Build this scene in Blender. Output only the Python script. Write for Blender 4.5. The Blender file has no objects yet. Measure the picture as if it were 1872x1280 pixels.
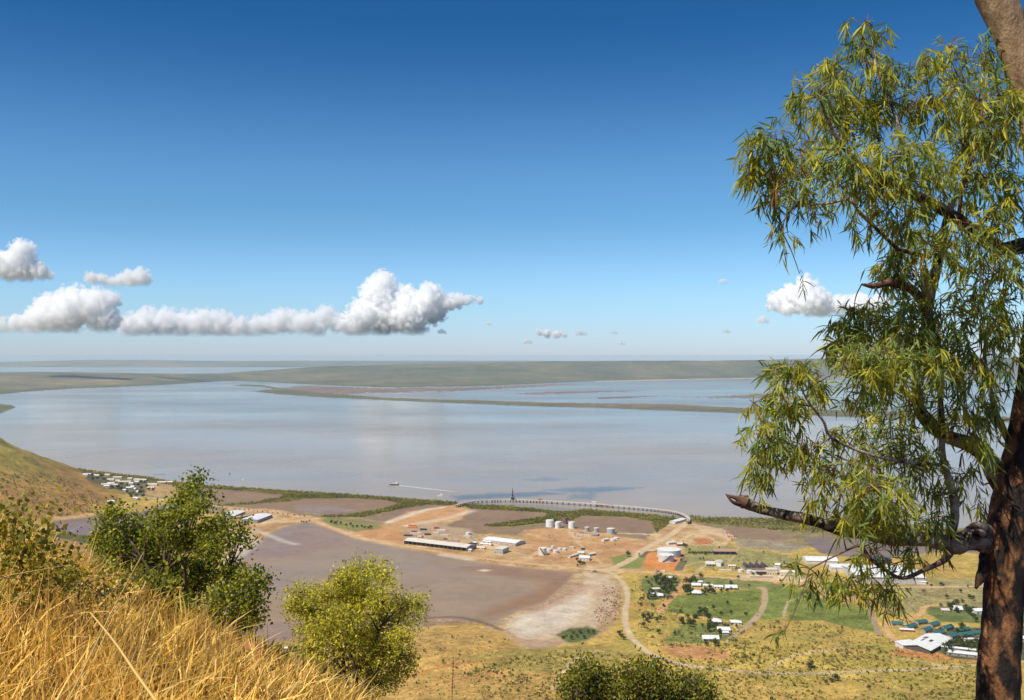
import bpy, bmesh, math, random
import numpy as np
from mathutils import Vector, Matrix, noise as mnoise

R = math.radians
random.seed(7)
rng = np.random.default_rng(7)
S = bpy.context.scene
COL = S.collection

# ------------------------------------------------------------------ camera, sky, sun, exposure
H = 300.0                       # eye height above the water, metres
F, CX, CY = 1820.0, 936.0, 650.0  # focal length and level horizon, in photo pixels (1872 x 1280)
cam_d = bpy.data.cameras.new('camera'); cam = bpy.data.objects.new('camera', cam_d); COL.objects.link(cam)
cam.location = (0, 0, H); cam.rotation_euler = (R(90), 0, 0)
cam_d.sensor_width = 36.0; cam_d.lens = 36.0 * F / 1872.0
cam_d.shift_y = 10.0 / 1872.0
cam_d.clip_start = 0.1; cam_d.clip_end = 200000
cam_d.dof.use_dof = True; cam_d.dof.focus_distance = 22.0; cam_d.dof.aperture_fstop = 14.0
S.camera = cam

SUN_EL, SUN_AZ = R(54), math.atan2(-0.80, -0.60)     # azimuth from +Y towards +X
sun_dir = Vector((math.sin(SUN_AZ) * math.cos(SUN_EL), math.cos(SUN_AZ) * math.cos(SUN_EL), math.sin(SUN_EL)))
W = bpy.data.worlds.new('World'); S.world = W; W.use_nodes = True
nt = W.node_tree; nt.nodes.clear()
out = nt.nodes.new('ShaderNodeOutputWorld'); bg = nt.nodes.new('ShaderNodeBackground')
sky = nt.nodes.new('ShaderNodeTexSky'); sky.sky_type = 'NISHITA'; sky.sun_disc = False
sky.sun_elevation = SUN_EL; sky.sun_rotation = SUN_AZ % (2 * math.pi)
sky.altitude = 300; sky.air_density = 1.0; sky.dust_density = 0.3; sky.ozone_density = 2.0
tc = nt.nodes.new('ShaderNodeTexCoord'); sx = nt.nodes.new('ShaderNodeSeparateXYZ')
rp = nt.nodes.new('ShaderNodeValToRGB'); mul = nt.nodes.new('ShaderNodeMix'); mul.data_type = 'RGBA'; mul.blend_type = 'MULTIPLY'
mul.inputs['Factor'].default_value = 1.0
nt.links.new(tc.outputs['Generated'], sx.inputs[0]); nt.links.new(sx.outputs['Z'], rp.inputs[0])
cr = rp.color_ramp; cr.interpolation = 'EASE'
SKY_STOPS = [(0.0, (0.56, 0.70, 1.06)), (0.06, (0.53, 0.75, 1.02)), (0.15, (0.36, 0.62, 0.82)), (0.33, (0.095, 0.345, 0.585)), (1.0, (0.28, 0.48, 0.80))]
while len(cr.elements) < len(SKY_STOPS): cr.elements.new(0.5)
for e, (p, c) in zip(cr.elements, SKY_STOPS): e.position = p; e.color = (*c, 1)
nt.links.new(sky.outputs[0], mul.inputs['A']); nt.links.new(rp.outputs[0], mul.inputs['B'])
nt.links.new(mul.outputs['Result'], bg.inputs[0]); bg.inputs[1].default_value = 0.12
nt.links.new(bg.outputs[0], out.inputs[0])
sun_d = bpy.data.lights.new('sun', 'SUN'); sun_d.energy = 4.5; sun_d.angle = R(0.53); sun_d.color = (1.0, 0.93, 0.79)
sun = bpy.data.objects.new('sun', sun_d); COL.objects.link(sun); sun.location = (-400, -200, 900)
sun.rotation_euler = (-sun_dir).to_track_quat('-Z', 'Y').to_euler()
S.view_settings.view_transform = 'Standard'; S.view_settings.look = 'None'
S.view_settings.exposure = 0.25; S.view_settings.gamma = 1.0
S.render.engine = 'CYCLES'
cy = S.cycles
cy.max_bounces = 36; cy.diffuse_bounces = 3; cy.glossy_bounces = 2; cy.transmission_bounces = 2
cy.transparent_max_bounces = 6; cy.volume_bounces = 32
cy.volume_step_rate = 1.0; cy.volume_max_steps = 512; cy.use_denoising = True; cy.sample_clamp_indirect = 4.0
cy.use_adaptive_sampling = True; cy.adaptive_threshold = 0.015

# ------------------------------------------------------------------ helpers
def link(o, parent=None):
    COL.objects.link(o)
    if parent is not None: o.parent = parent
    return o
def tag(o, label=None, cat=None, group=None, kind=None):
    if label: o['label'] = label
    if cat: o['category'] = cat
    if group: o['group'] = group
    if kind: o['kind'] = kind
    return o
def empty(name, loc, rz=0.0):
    o = bpy.data.objects.new(name, None); o.empty_display_size = 0.5
    o.location = loc; o.rotation_euler = (0, 0, rz); COL.objects.link(o); return o
def copy_tree(o, parent=None, kids=None):
    c = o.copy(); COL.objects.link(c)
    if parent is not None: c.parent = parent
    for ch in list(o.children): copy_tree(ch, c)
    return c
def np_mesh(name, V, faces, cols=None, mats=(), smooth=False, parent=None, midx=None):
    me = bpy.data.meshes.new(name)
    V = np.asarray(V, dtype=np.float32)
    me.vertices.add(len(V)); me.vertices.foreach_set('co', V.ravel())
    faces = [np.asarray(f, dtype=np.int32) for f in faces if len(f)]
    nl = sum(f.size for f in faces); nf = sum(len(f) for f in faces)
    me.loops.add(nl); me.polygons.add(nf)
    me.loops.foreach_set('vertex_index', np.concatenate([f.ravel() for f in faces]))
    tot = np.concatenate([np.full(len(f), f.shape[1], dtype=np.int32) for f in faces])
    st = np.zeros(nf, dtype=np.int32); st[1:] = np.cumsum(tot)[:-1]
    me.polygons.foreach_set('loop_start', st)
    try: me.polygons.foreach_set('loop_total', tot)
    except Exception: pass
    if midx is not None: me.polygons.foreach_set('material_index', np.asarray(midx, dtype=np.int32))
    me.polygons.foreach_set('use_smooth', np.full(nf, bool(smooth)))
    me.update(calc_edges=True)
    if cols is not None:
        a = me.attributes.new('Col', 'FLOAT_COLOR', 'POINT')
        c4 = np.ones((len(V), 4), dtype=np.float32); c4[:, :3] = cols
        a.data.foreach_set('color', c4.ravel())
    for m in mats: me.materials.append(m)
    o = bpy.data.objects.new(name, me); link(o, parent); return o
class MB:
    """collects boxes, prisms and tubes into one mesh"""
    def __init__(s): s.v = []; s.f = []; s.mi = []
    def add(s, v, f, m=0):
        b = len(s.v); s.v += [tuple(p) for p in v]; s.f += [tuple(i + b for i in q) for q in f]; s.mi += [m] * len(f)
    def box(s, x0, x1, y0, y1, z0, z1, m=0, rz=0.0, c=(0, 0)):
        v = [(x0, y0, z0), (x1, y0, z0), (x1, y1, z0), (x0, y1, z0), (x0, y0, z1), (x1, y0, z1), (x1, y1, z1), (x0, y1, z1)]
        if rz:
            cs, sn = math.cos(rz), math.sin(rz)
            v = [(c[0] + x * cs - y * sn, c[1] + x * sn + y * cs, z) for x, y, z in v]
        s.add(v, [(3, 2, 1, 0), (4, 5, 6, 7), (0, 1, 5, 4), (1, 2, 6, 5), (2, 3, 7, 6), (3, 0, 4, 7)], m)
    def cyl(s, cx, cy_, z0, z1, r0, r1=None, n=24, m=0, cap=True):
        r1 = r0 if r1 is None else r1
        v = [(cx + r0 * math.cos(2 * math.pi * i / n), cy_ + r0 * math.sin(2 * math.pi * i / n), z0) for i in range(n)]
        v += [(cx + r1 * math.cos(2 * math.pi * i / n), cy_ + r1 * math.sin(2 * math.pi * i / n), z1) for i in range(n)]
        f = [(i, (i + 1) % n, n + (i + 1) % n, n + i) for i in range(n)]
        if cap: f += [tuple(range(n - 1, -1, -1)), tuple(range(n, 2 * n))]
        s.add(v, f, m)
    def bar(s, a, b, r, m=0, n=4):
        a, b = Vector(a), Vector(b); d = (b - a).normalized()
        u = d.orthogonal().normalized(); w = d.cross(u)
        v = [tuple(p + (u * math.cos(2 * math.pi * i / n) + w * math.sin(2 * math.pi * i / n)) * r) for p in (a, b) for i in range(n)]
        s.add(v, [(i, (i + 1) % n, n + (i + 1) % n, n + i) for i in range(n)] + [tuple(range(n - 1, -1, -1)), tuple(range(n, 2 * n))], m)
    def build(s, name, mats, parent=None, smooth=False):
        me = bpy.data.meshes.new(name); me.from_pydata(s.v, [], s.f)
        for m in (mats if isinstance(mats, (list, tuple)) else [mats]): me.materials.append(m)
        me.polygons.foreach_set('material_index', s.mi)
        if smooth: me.polygons.foreach_set('use_smooth', [True] * len(s.f))
        me.update(); o = bpy.data.objects.new(name, me); link(o, parent); return o

def hash2(ix, iy, seed):
    h = (ix.astype(np.int64) * 374761393 + iy.astype(np.int64) * 668265263 + seed * 982451653) & 0xFFFFFFFF
    h = ((h ^ (h >> 13)) * 1274126177) & 0xFFFFFFFF
    h = (h ^ (h >> 16)) & 0xFFFFFFFF
    return h.astype(np.float64) / 4294967295.0
def vnoise(x, y, seed=0):
    xi, yi = np.floor(x), np.floor(y); fx, fy = x - xi, y - yi
    fx = fx * fx * (3 - 2 * fx); fy = fy * fy * (3 - 2 * fy)
    a = hash2(xi, yi, seed); b = hash2(xi + 1, yi, seed); c = hash2(xi, yi + 1, seed); d = hash2(xi + 1, yi + 1, seed)
    return (a * (1 - fx) + b * fx) * (1 - fy) + (c * (1 - fx) + d * fx) * fy
def fbm(x, y, seed=0, oct=4):
    s = 0; a = 0.5
    for i in range(oct):
        s = s + a * (vnoise(x, y, seed + i * 17) - 0.5) * 2; x, y, a = x * 2.03, y * 2.03, a * 0.5
    return s          # about -1..1
def sstep(a, b, x):
    t = np.clip((x - a) / (b - a), 0, 1); return t * t * (3 - 2 * t)

# ------------------------------------------------------------------ materials
def new_mat(name):
    m = bpy.data.materials.new(name); m.use_nodes = True
    t = m.node_tree; b = t.nodes['Principled BSDF']; return m, t, b
def mat_flat(name, c, rough=0.7, var=0.25, scale=1.5, metal=0.0, bump=0.0):
    m, t, b = new_mat(name)
    n = t.nodes.new('ShaderNodeTexNoise'); n.inputs['Scale'].default_value = scale; n.inputs['Detail'].default_value = 5
    g = t.nodes.new('ShaderNodeTexCoord'); t.links.new(g.outputs['Object'], n.inputs['Vector'])
    r = t.nodes.new('ShaderNodeValToRGB')
    r.color_ramp.elements[0].position = 0.3; r.color_ramp.elements[1].position = 0.7
    r.color_ramp.elements[0].color = (*[x * (1 - var) for x in c], 1); r.color_ramp.elements[1].color = (*[min(1, x * (1 + var * 0.4)) for x in c], 1)
    t.links.new(n.outputs['Fac'], r.inputs[0]); t.links.new(r.outputs[0], b.inputs['Base Color'])
    b.inputs['Roughness'].default_value = rough; b.inputs['Metallic'].default_value = metal
    if bump:
        bm_ = t.nodes.new('ShaderNodeBump'); bm_.inputs['Strength'].default_value = bump
        t.links.new(n.outputs['Fac'], bm_.inputs['Height']); t.links.new(bm_.outputs[0], b.inputs['Normal'])
    return m
def mat_ground(name, scales, amp=0.35, rough=0.95, bump=0.0):
    """vertex colour of the ground broken up by noise in world metres"""
    m, t, b = new_mat(name)
    at = t.nodes.new('ShaderNodeAttribute'); at.attribute_name = 'Col'
    geo = t.nodes.new('ShaderNodeNewGeometry')
    last = at.outputs['Color']
    for i, sc in enumerate(scales):
        n = t.nodes.new('ShaderNodeTexNoise'); n.inputs['Scale'].default_value = 1.0 / sc; n.inputs['Detail'].default_value = 4
        n.inputs['Roughness'].default_value = 0.65
        t.links.new(geo.outputs['Position'], n.inputs['Vector'])
        mr = t.nodes.new('ShaderNodeMapRange'); mr.inputs['From Min'].default_value = 0.3; mr.inputs['From Max'].default_value = 0.7
        mr.inputs['To Min'].default_value = 1 - amp; mr.inputs['To Max'].default_value = 1 + amp * 0.8
        t.links.new(n.outputs['Fac'], mr.inputs['Value'])
        mx = t.nodes.new('ShaderNodeVectorMath'); mx.operation = 'SCALE'
        t.links.new(last, mx.inputs[0]); t.links.new(mr.outputs[0], mx.inputs['Scale']); last = mx.outputs[0]
    t.links.new(last, b.inputs['Base Color']); b.inputs['Roughness'].default_value = rough
    b.inputs['Specular IOR Level'].default_value = 0.2
    return m
def mat_water(name, r0, r1, sx_, sy_, spec=0.5, bump=0.0):
    m, t, b = new_mat(name)
    at = t.nodes.new('ShaderNodeAttribute'); at.attribute_name = 'Col'
    geo = t.nodes.new('ShaderNodeNewGeometry'); last = at.outputs['Color']
    for sc, am in ((sx_ * .4, bump), (sx_ * .1, bump * .8)):
        n = t.nodes.new('ShaderNodeTexNoise'); n.inputs['Scale'].default_value = 1 / sc; n.inputs['Detail'].default_value = 5; t.links.new(geo.outputs['Position'], n.inputs['Vector'])
        mr = t.nodes.new('ShaderNodeMapRange'); mr.inputs['From Min'].default_value = .3; mr.inputs['From Max'].default_value = .7; mr.inputs['To Min'].default_value = 1 - am; mr.inputs['To Max'].default_value = 1 + am
        t.links.new(n.outputs['Fac'], mr.inputs['Value']); vm = t.nodes.new('ShaderNodeVectorMath'); vm.operation = 'SCALE'
        t.links.new(last, vm.inputs[0]); t.links.new(mr.outputs[0], vm.inputs['Scale']); last = vm.outputs[0]
    t.links.new(last, b.inputs['Base Color'])
    mp = t.nodes.new('ShaderNodeMapping'); mp.inputs['Scale'].default_value = (1 / sx_, 1 / sy_, 1)
    n = t.nodes.new('ShaderNodeTexNoise'); n.inputs['Scale'].default_value = 1; n.inputs['Detail'].default_value = 5
    t.links.new(geo.outputs['Position'], mp.inputs[0]); t.links.new(mp.outputs[0], n.inputs['Vector'])
    mr = t.nodes.new('ShaderNodeMapRange'); mr.inputs['From Min'].default_value = 0.35; mr.inputs['From Max'].default_value = 0.65
    mr.inputs['To Min'].default_value = r0; mr.inputs['To Max'].default_value = r1
    t.links.new(n.outputs['Fac'], mr.inputs['Value']); t.links.new(mr.outputs[0], b.inputs['Roughness'])
    b.inputs['IOR'].default_value = 1.33; b.inputs['Specular IOR Level'].default_value = spec
    return m
def mat_leaf(name, trans=0.35, rough=0.55, gain=1.0, spec=0.3):
    m, t, b = new_mat(name)
    at = t.nodes.new('ShaderNodeAttribute'); at.attribute_name = 'Col'
    t.links.new(at.outputs['Color'], b.inputs['Base Color']); b.inputs['Roughness'].default_value = rough
    b.inputs['Specular IOR Level'].default_value = spec
    tr = t.nodes.new('ShaderNodeBsdfTranslucent'); mx = t.nodes.new('ShaderNodeMixShader'); mx.inputs[0].default_value = trans
    sc = t.nodes.new('ShaderNodeMix'); sc.data_type = 'RGBA'; sc.blend_type = 'MULTIPLY'; sc.inputs['Factor'].default_value = 1
    sc.inputs['B'].default_value = (1.5 * gain, 1.35 * gain, 0.6 * gain, 1)
    t.links.new(at.outputs['Color'], sc.inputs['A']); t.links.new(sc.outputs['Result'], tr.inputs[0])
    t.links.new(b.outputs[0], mx.inputs[1]); t.links.new(tr.outputs[0], mx.inputs[2])
    t.links.new(mx.outputs[0], t.nodes['Material Output'].inputs['Surface'])
    return m
def mat_bark(name, c0, c1, cd, scale=6.0, dark=0.5, zs=0.35):
    m, t, b = new_mat(name)
    g = t.nodes.new('ShaderNodeTexCoord'); mp = t.nodes.new('ShaderNodeMapping'); mp.inputs['Scale'].default_value = (1, 1, zs)
    t.links.new(g.outputs['Object'], mp.inputs[0])
    n1 = t.nodes.new('ShaderNodeTexNoise'); n1.inputs['Scale'].default_value = scale; n1.inputs['Detail'].default_value = 6
    n2 = t.nodes.new('ShaderNodeTexNoise'); n2.inputs['Scale'].default_value = scale * 2.3; n2.inputs['Detail'].default_value = 7; n2.inputs['Roughness'].default_value = 0.7
    for n in (n1, n2): t.links.new(mp.outputs[0], n.inputs['Vector'])
    r1 = t.nodes.new('ShaderNodeValToRGB'); r1.color_ramp.elements[0].color = (*c0, 1); r1.color_ramp.elements[1].color = (*c1, 1)
    r1.color_ramp.elements[0].position = 0.35; r1.color_ramp.elements[1].position = 0.65
    t.links.new(n2.outputs['Fac'], r1.inputs[0])
    r2 = t.nodes.new('ShaderNodeValToRGB'); r2.color_ramp.elements[0].position = dark; r2.color_ramp.elements[1].position = dark + 0.09
    r2.color_ramp.elements[0].color = (0, 0, 0, 1); r2.color_ramp.elements[1].color = (1, 1, 1, 1)
    t.links.new(n1.outputs['Fac'], r2.inputs[0])
    mx = t.nodes.new('ShaderNodeMix'); mx.data_type = 'RGBA'; mx.inputs['A'].default_value = (*cd, 1)
    t.links.new(r2.outputs[0], mx.inputs['Factor']); t.links.new(r1.outputs[0], mx.inputs['B'])
    t.links.new(mx.outputs['Result'], b.inputs['Base Color']); b.inputs['Roughness'].default_value = 0.9
    bp = t.nodes.new('ShaderNodeBump'); bp.inputs['Strength'].default_value = 0.9; bp.inputs['Distance'].default_value = 0.04
    t.links.new(n2.outputs['Fac'], bp.inputs['Height']); t.links.new(bp.outputs[0], b.inputs['Normal'])
    return m
M_GROUND = mat_ground('dry_ground', (22.0, 5.0, 1.6), 0.36)
M_HILL = mat_ground('hill_ground', (60.0, 16.0, 5.0), 0.32)
M_FARHILL = mat_ground('far_ground', (500.0, 90.0), 0.30)
M_MUD = mat_ground('mud', (60.0, 14.0), 0.14, rough=0.6)
M_POND = mat_water('wet_mud', 0.22, 0.36, 160, 120, spec=0.15, bump=0.07)
M_WATER = mat_water('estuary_water', 0.12, 0.25, 1700, 1100, spec=0.38, bump=0.07)
M_ROAD = mat_ground('gravel', (26.0, 5.0), 0.20)
M_LEAF = mat_leaf('leaf', 0.38)
M_LEAF_FAR = mat_leaf('leaf_far', 0.15, 0.8, spec=0.1)
M_STRAW = mat_leaf('straw', 0.30, 0.5, spec=0.4)
M_TRUNK = mat_bark('charred_bark', (0.13, 0.055, 0.022), (0.40, 0.19, 0.07), (0.022, 0.014, 0.011), 8.0, 0.48, 0.6)
M_LIMB = mat_bark('pale_bark', (0.32, 0.225, 0.15), (0.62, 0.53, 0.42), (0.07, 0.042, 0.026), 8.0, 0.41, 1.0)
M_DARKLIMB = mat_bark('brown_bark', (0.07, 0.04, 0.022), (0.27, 0.16, 0.085), (0.02, 0.013, 0.010), 9.0, 0.46, 1.0)
M_TWIG = mat_flat('twig_bark', (0.17, 0.09, 0.055), 0.85, 0.4, 30)
M_STEM = mat_flat('shrub_bark', (0.14, 0.09, 0.06), 0.9, 0.4, 12)
M_ROCK = mat_flat('red_rock', (0.42, 0.17, 0.07), 0.9, 0.55, 6, bump=0.6)
PAL = {}
def paint(c, rough=0.6, var=0.18, scale=0.5):
    k = (c, rough)
    if k not in PAL: PAL[k] = mat_flat('paint_%d' % len(PAL), c, rough, var, scale)
    return PAL[k]
WHITE, OFFWHITE, CREAM, GREY, TAN = (0.80, 0.79, 0.76), (0.66, 0.63, 0.57), (0.66, 0.56, 0.42), (0.36, 0.36, 0.36), (0.46, 0.34, 0.22)
DARK, RUST, TEAL, NAVY, ORANGE, RED = (0.035, 0.033, 0.035), (0.28, 0.10, 0.05), (0.03, 0.13, 0.13), (0.02, 0.03, 0.07), (0.62, 0.17, 0.03), (0.36, 0.04, 0.03)
GLASS = (0.03, 0.035, 0.04); STEEL = (0.30, 0.29, 0.28)

# ------------------------------------------------------------------ the land as height over (X, Y)
PXT = np.array([-300, 0, 60, 130, 200, 270, 340, 400, 430, 480, 560, 620, 700, 800, 900, 1000, 1088, 1386, 1560, 1872, 2200.])
FOOT = np.array([725, 722, 716, 711.5, 709, 706, 702, 697.5, 697, 699, 703, 706, 709, 708, 706, 701, 697, 691, 688, 685, 683.])
TOP = np.array([682, 681, 680, 680, 682, 683, 684, 683.5, 681, 677, 672, 669.5, 667, 665, 663.5, 661, 660.3, 657.5, 656, 655.5, 655.])
RIDGE = np.array([11500, 11500, 11500, 11600, 11800, 12000, 12400, 13000, 13200, 14000, 14500, 14600, 14600, 14600, 14600, 14600, 14700, 15000, 15500, 16000, 16500.])
FTOP = np.array([663.5, 663, 661.5, 660.5, 659.5, 659.8, 660.3, 660.8, 661, 661, 661, 661, 661, 661, 661, 661, 661, 661, 661, 661, 661.])
def far_height(X, Y):
    px = CX + X / np.maximum(Y, 1) * F
    ft = F * H / (np.interp(px, PXT, FOOT) - CY); rd = np.interp(px, PXT, RIDGE)
    zt = H - (np.interp(px, PXT, TOP) - CY) / F * rd
    up = sstep(0, 1, (Y - ft) / (rd - ft)) ; up = 0.25 * np.clip((Y - ft) / (rd - ft), 0, 1) + 0.75 * up
    dn = 1 - sstep(0.0, 1, (Y - rd) / 2600.0)
    n = 1 + 0.16 * fbm(X / 900, Y / 900, 3) * (1 - 0.6 * sstep(0.75, 1.0, (Y - ft) / (rd - ft))) + 0.05 * fbm(X / 260, Y / 260, 5)
    z = np.where(Y > ft, zt * up * dn * n, 0)
    ztf = H - (np.interp(px, PXT, FTOP) - CY) / F * 30000.0
    z2 = ztf * sstep(24800, 30000, Y) * (1 + 0.12 * fbm(X / 2200, Y / 2200, 9))
    return np.where(Y > 5000, np.maximum(z, z2), 0)
def near_height(X, Y):
    d = np.hypot(X + 1400, (Y - 1990))
    g = 600 - d + 28 * fbm(X / 140, Y / 140, 21)
    z = 0.52 * np.where(g > 0, g * g / (g + 45), 0) * (1 + 0.13 * fbm(X / 90, Y / 90, 23, 5))
    z = z + 12 * np.exp(-((X + 75) / 100) ** 2 - ((Y - 985) / 75) ** 2)
    z = z + 9 * np.exp(-((X - 285) / 75) ** 2 - ((Y - 1005) / 50) ** 2)
    z = z + 0.0006 * np.maximum(0, 950 - Y) ** 2
    return z
def land_height(X, Y): return near_height(X, Y) + far_height(X, Y)
EYE = 1.68
def soft(x, s): return s * np.logaddexp(0, x / s)
def hill_height(X, Y):
    X = np.asarray(X, float); Y = np.asarray(Y, float)
    p = H - EYE - 0.256 * Y - 0.4 * 80 * np.tanh(X / 80) - 0.14 * soft(np.minimum(X, 40) + 3.4, .7) - 0.25 * soft(Y - 13, 2.0) + 0.08 * np.minimum(soft(-X - 3.5, .5), 4.0) + 0.10 * fbm(X / 1.7, Y / 1.7, 41) + 0.05 * fbm(X / 0.5, Y / 0.5, 43)
    return p
def ground_pt(px, py, z=None):
    """point of the ground seen at a photo pixel"""
    u, v = (px - CX) / F, (py - CY) / F
    if z is not None:
        Y = (H - z) / v; return Vector((u * Y, Y, z))
    Y = H / v
    zz = 0.0
    for _ in range(30):
        zz = float(near_height(np.array(u * Y), np.array(Y))); Y = 0.5 * Y + 0.5 * (H - zz) / v
    return Vector((u * Y, Y, zz))
def air_pt(px, py, D): return Vector(((px - CX) / F * D, D, H - (py - CY) / F * D))

# ---- grid
rows = np.concatenate([np.arange(1420, 760, -1.25), np.arange(760, 705, -0.8), np.arange(705, 672, -0.45), np.arange(672, 665.5, -0.25)])
cols_ = np.arange(-280, 2150, 1.8)
GP, GR = np.meshgrid(cols_, rows)
GY = F * H / (GR - CY); GX = (GP - CX) / F * GY
near_m = GY < 5000
GZ = np.where(near_m, near_height(GX, np.minimum(GY, 5000)), 0.0) + far_height(GX, GY)
PX = GP; PY = CY + (H - GZ) / GY * F          # where each ground point is seen
N = GX.size
# zone ids
Z_GROUND, Z_WATER, Z_MUD, Z_POND, Z_SALT, Z_ROAD, Z_FIELD, Z_FAR, Z_HILL, Z_SPIT, Z_EARTH = range(11)
zone = np.full(GX.shape, Z_GROUND, dtype=np.int8)
n_big = fbm(GX / 120, GY / 120, 51); n_mid = fbm(GX / 30, GY / 30, 53); n_fine = fbm(GX / 9, GY / 9, 57, 3)
col = np.zeros(GX.shape + (3,))
dry, grn, brn = np.array([0.54, 0.345, 0.085]), np.array([0.33, 0.265, 0.050]), np.array([0.45, 0.24, 0.075])
w = np.clip(0.5 + 0.7 * n_mid + 0.5 * n_big, 0, 1)[..., None]
col[:] = dry * (1 - w) + grn * w
w = sstep(0.15, 0.5, n_big - 0.4 * n_fine)[..., None] * 0.55
col = col * (1 - w) + brn * w

def in_poly(poly, m=30):
    """signed distance (photo px, rows weighted 3:1) to a polygon for the grid; returns index window and field"""
    p = np.array(poly, float)
    x0, x1, y0, y1 = p[:, 0].min() - m, p[:, 0].max() + m, p[:, 1].min() - m / 3, p[:, 1].max() + m / 3
    r = np.where((rows > y0 - 70) & (rows < y1 + 130))[0]; c = np.where((cols_ > x0) & (cols_ < x1))[0]
    if len(r) == 0 or len(c) == 0: return None
    sl = (slice(r[0], r[-1] + 1), slice(c[0], c[-1] + 1))
    x, y = PX[sl], PY[sl] * 3
    q = p * np.array([1, 3.0]); best = np.full(x.shape, 1e9); ins = np.zeros(x.shape, bool)
    for i in range(len(q)):
        (ax, ay), (bx, by) = q[i], q[(i + 1) % len(q)]
        dx, dy = bx - ax, by - ay; L = dx * dx + dy * dy + 1e-9
        t = np.clip(((x - ax) * dx + (y - ay) * dy) / L, 0, 1)
        best = np.minimum(best, (x - ax - t * dx) ** 2 + (y - ay - t * dy) ** 2)
        cnd = (ay > y) != (by > y)
        with np.errstate(divide='ignore', invalid='ignore'):
            ins ^= cnd & (x < (bx - ax) * (y - ay) / (by - ay + 1e-12) + ax)
    d = np.sqrt(best); return sl, np.where(ins, d, -d)
def patch(poly, c, zn=None, feather=3.0, warp=4.0, var=0.12, strength=1.0, ns=None):
    r = in_poly(poly)
    if r is None: return
    sl, sd = r
    sd = sd + warp * (n_mid[sl] * 0.7 + n_fine[sl] * 0.6)
    w = sstep(-feather, feather, sd) * strength
    if ns is not None: w = w * sstep(ns[0], ns[1], n_mid[sl] + 0.5 * n_fine[sl])
    cc = np.array(c) * (1 + var * (n_mid[sl] + n_fine[sl] * 0.7))[..., None]
    col[sl] = col[sl] * (1 - w[..., None]) + cc * w[..., None]
    if zn is not None: zone[sl] = np.where(sd > 0, zn, zone[sl])
def strip(line, width, c, zn=None, feather=0.6, var=0.06, strength=1.0):
    """a band along a line seen in the photo; width in metres"""
    q = [ground_pt(*p) for p in line]
    p = np.array(line, float)
    r = np.where((rows > p[:, 1].min() - 20) & (rows < p[:, 1].max() + 60))[0]
    c_ = np.where((cols_ > p[:, 0].min() - 30) & (cols_ < p[:, 0].max() + 30))[0]
    sl = (slice(r[0], r[-1] + 1), slice(c_[0], c_[-1] + 1)); x, y = GX[sl], GY[sl]
    best = np.full(x.shape, 1e12)
    for a, b in zip(q[:-1], q[1:]):
        dx, dy = b.x - a.x, b.y - a.y; L = dx * dx + dy * dy + 1e-9
        t = np.clip(((x - a.x) * dx + (y - a.y) * dy) / L, 0, 1)
        best = np.minimum(best, (x - a.x - t * dx) ** 2 + (y - a.y - t * dy) ** 2)
    d = np.sqrt(best) + 0.8 * n_fine[sl]
    w = sstep(width / 2 + feather * 1.5, width / 2 - feather, d) * strength
    cc = np.array(c) * (1 + var * n_fine[sl])[..., None]
    col[sl] = col[sl] * (1 - w[..., None]) + cc * w[..., None]
    if zn is not None: zone[sl] = np.where(d < width / 2, zn, zone[sl])
def smooth_line(pts, k=6):
    pts = [tuple(map(float, p)) for p in pts]; o = []
    P = [pts[0]] + pts + [pts[-1]]
    for i in range(1, len(P) - 2):
        p0, p1, p2, p3 = (np.array(P[j]) for j in (i - 1, i, i + 1, i + 2))
        for s in range(k):
            t = s / k
            o.append(tuple(0.5 * (2 * p1 + (p2 - p0) * t + (2 * p0 - 5 * p1 + 4 * p2 - p3) * t * t + (3 * p1 - p0 - 3 * p2 + p3) * t ** 3)))
    o.append(pts[-1]); return o

ORNG, TANE, SAND, PALE = (0.46, 0.235, 0.095), (0.47, 0.32, 0.155), (0.62, 0.49, 0.34), (0.66, 0.57, 0.45)
MUDC, POND, REDM, WETB = (0.255, 0.160, 0.088), (0.305, 0.200, 0.108), (0.275, 0.145, 0.052), (0.27, 0.165, 0.105)
GREEN, GREEN2, WATC = (0.165, 0.190, 0.034), (0.175, 0.20, 0.045), (0.20, 0.155, 0.125)
# far land
far = (GY > 5000)
fm = far & (GZ > 0.4)
zone[far] = Z_WATER
hk = (np.clip(.5 + 1.1 * fbm(GX / 600, GY / 900, 61, 5), 0, 1) * (1 - .55 * sstep(300, 700, PX)))[..., None]; hills_c = np.array([0.085, 0.098, 0.048]) * (1 - hk) + np.array([0.25, 0.185, 0.095]) * hk
col[far] = np.array(WATC); col[fm] = hills_c[fm]; zone[fm] = Z_FAR
lowm = fm & (GZ < 9) & (GY < F * H / (np.interp(PX, PXT, FOOT) - CY) + 500); col[lowm] = np.array([0.10, 0.105, 0.045])
# near estuary
SHORE = [(-300, 835), (0, 840), (70, 846), (100, 850), (160, 859), (210, 866), (262, 871), (320, 880), (380, 888), (450, 892), (520, 897), (600, 902), (700, 909), (760, 914), (800, 917), (835, 921), (860, 923), (923, 925), (965, 930), (1008, 934), (1040, 935), (1072, 931), (1136, 937), (1200, 942), (1240, 949), (1262, 946), (1360, 947), (1450, 946), (1560, 951), (1700, 962), (1900, 975), (2200, 990)]
mk = (PY < np.interp(PX, [p[0] for p in SHORE], [p[1] for p in SHORE]) + 0.8 * n_mid) & (GZ < 1.0) & (GY < 5001)
zone[mk] = Z_WATER; col[mk] = np.array(WATC)
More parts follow.
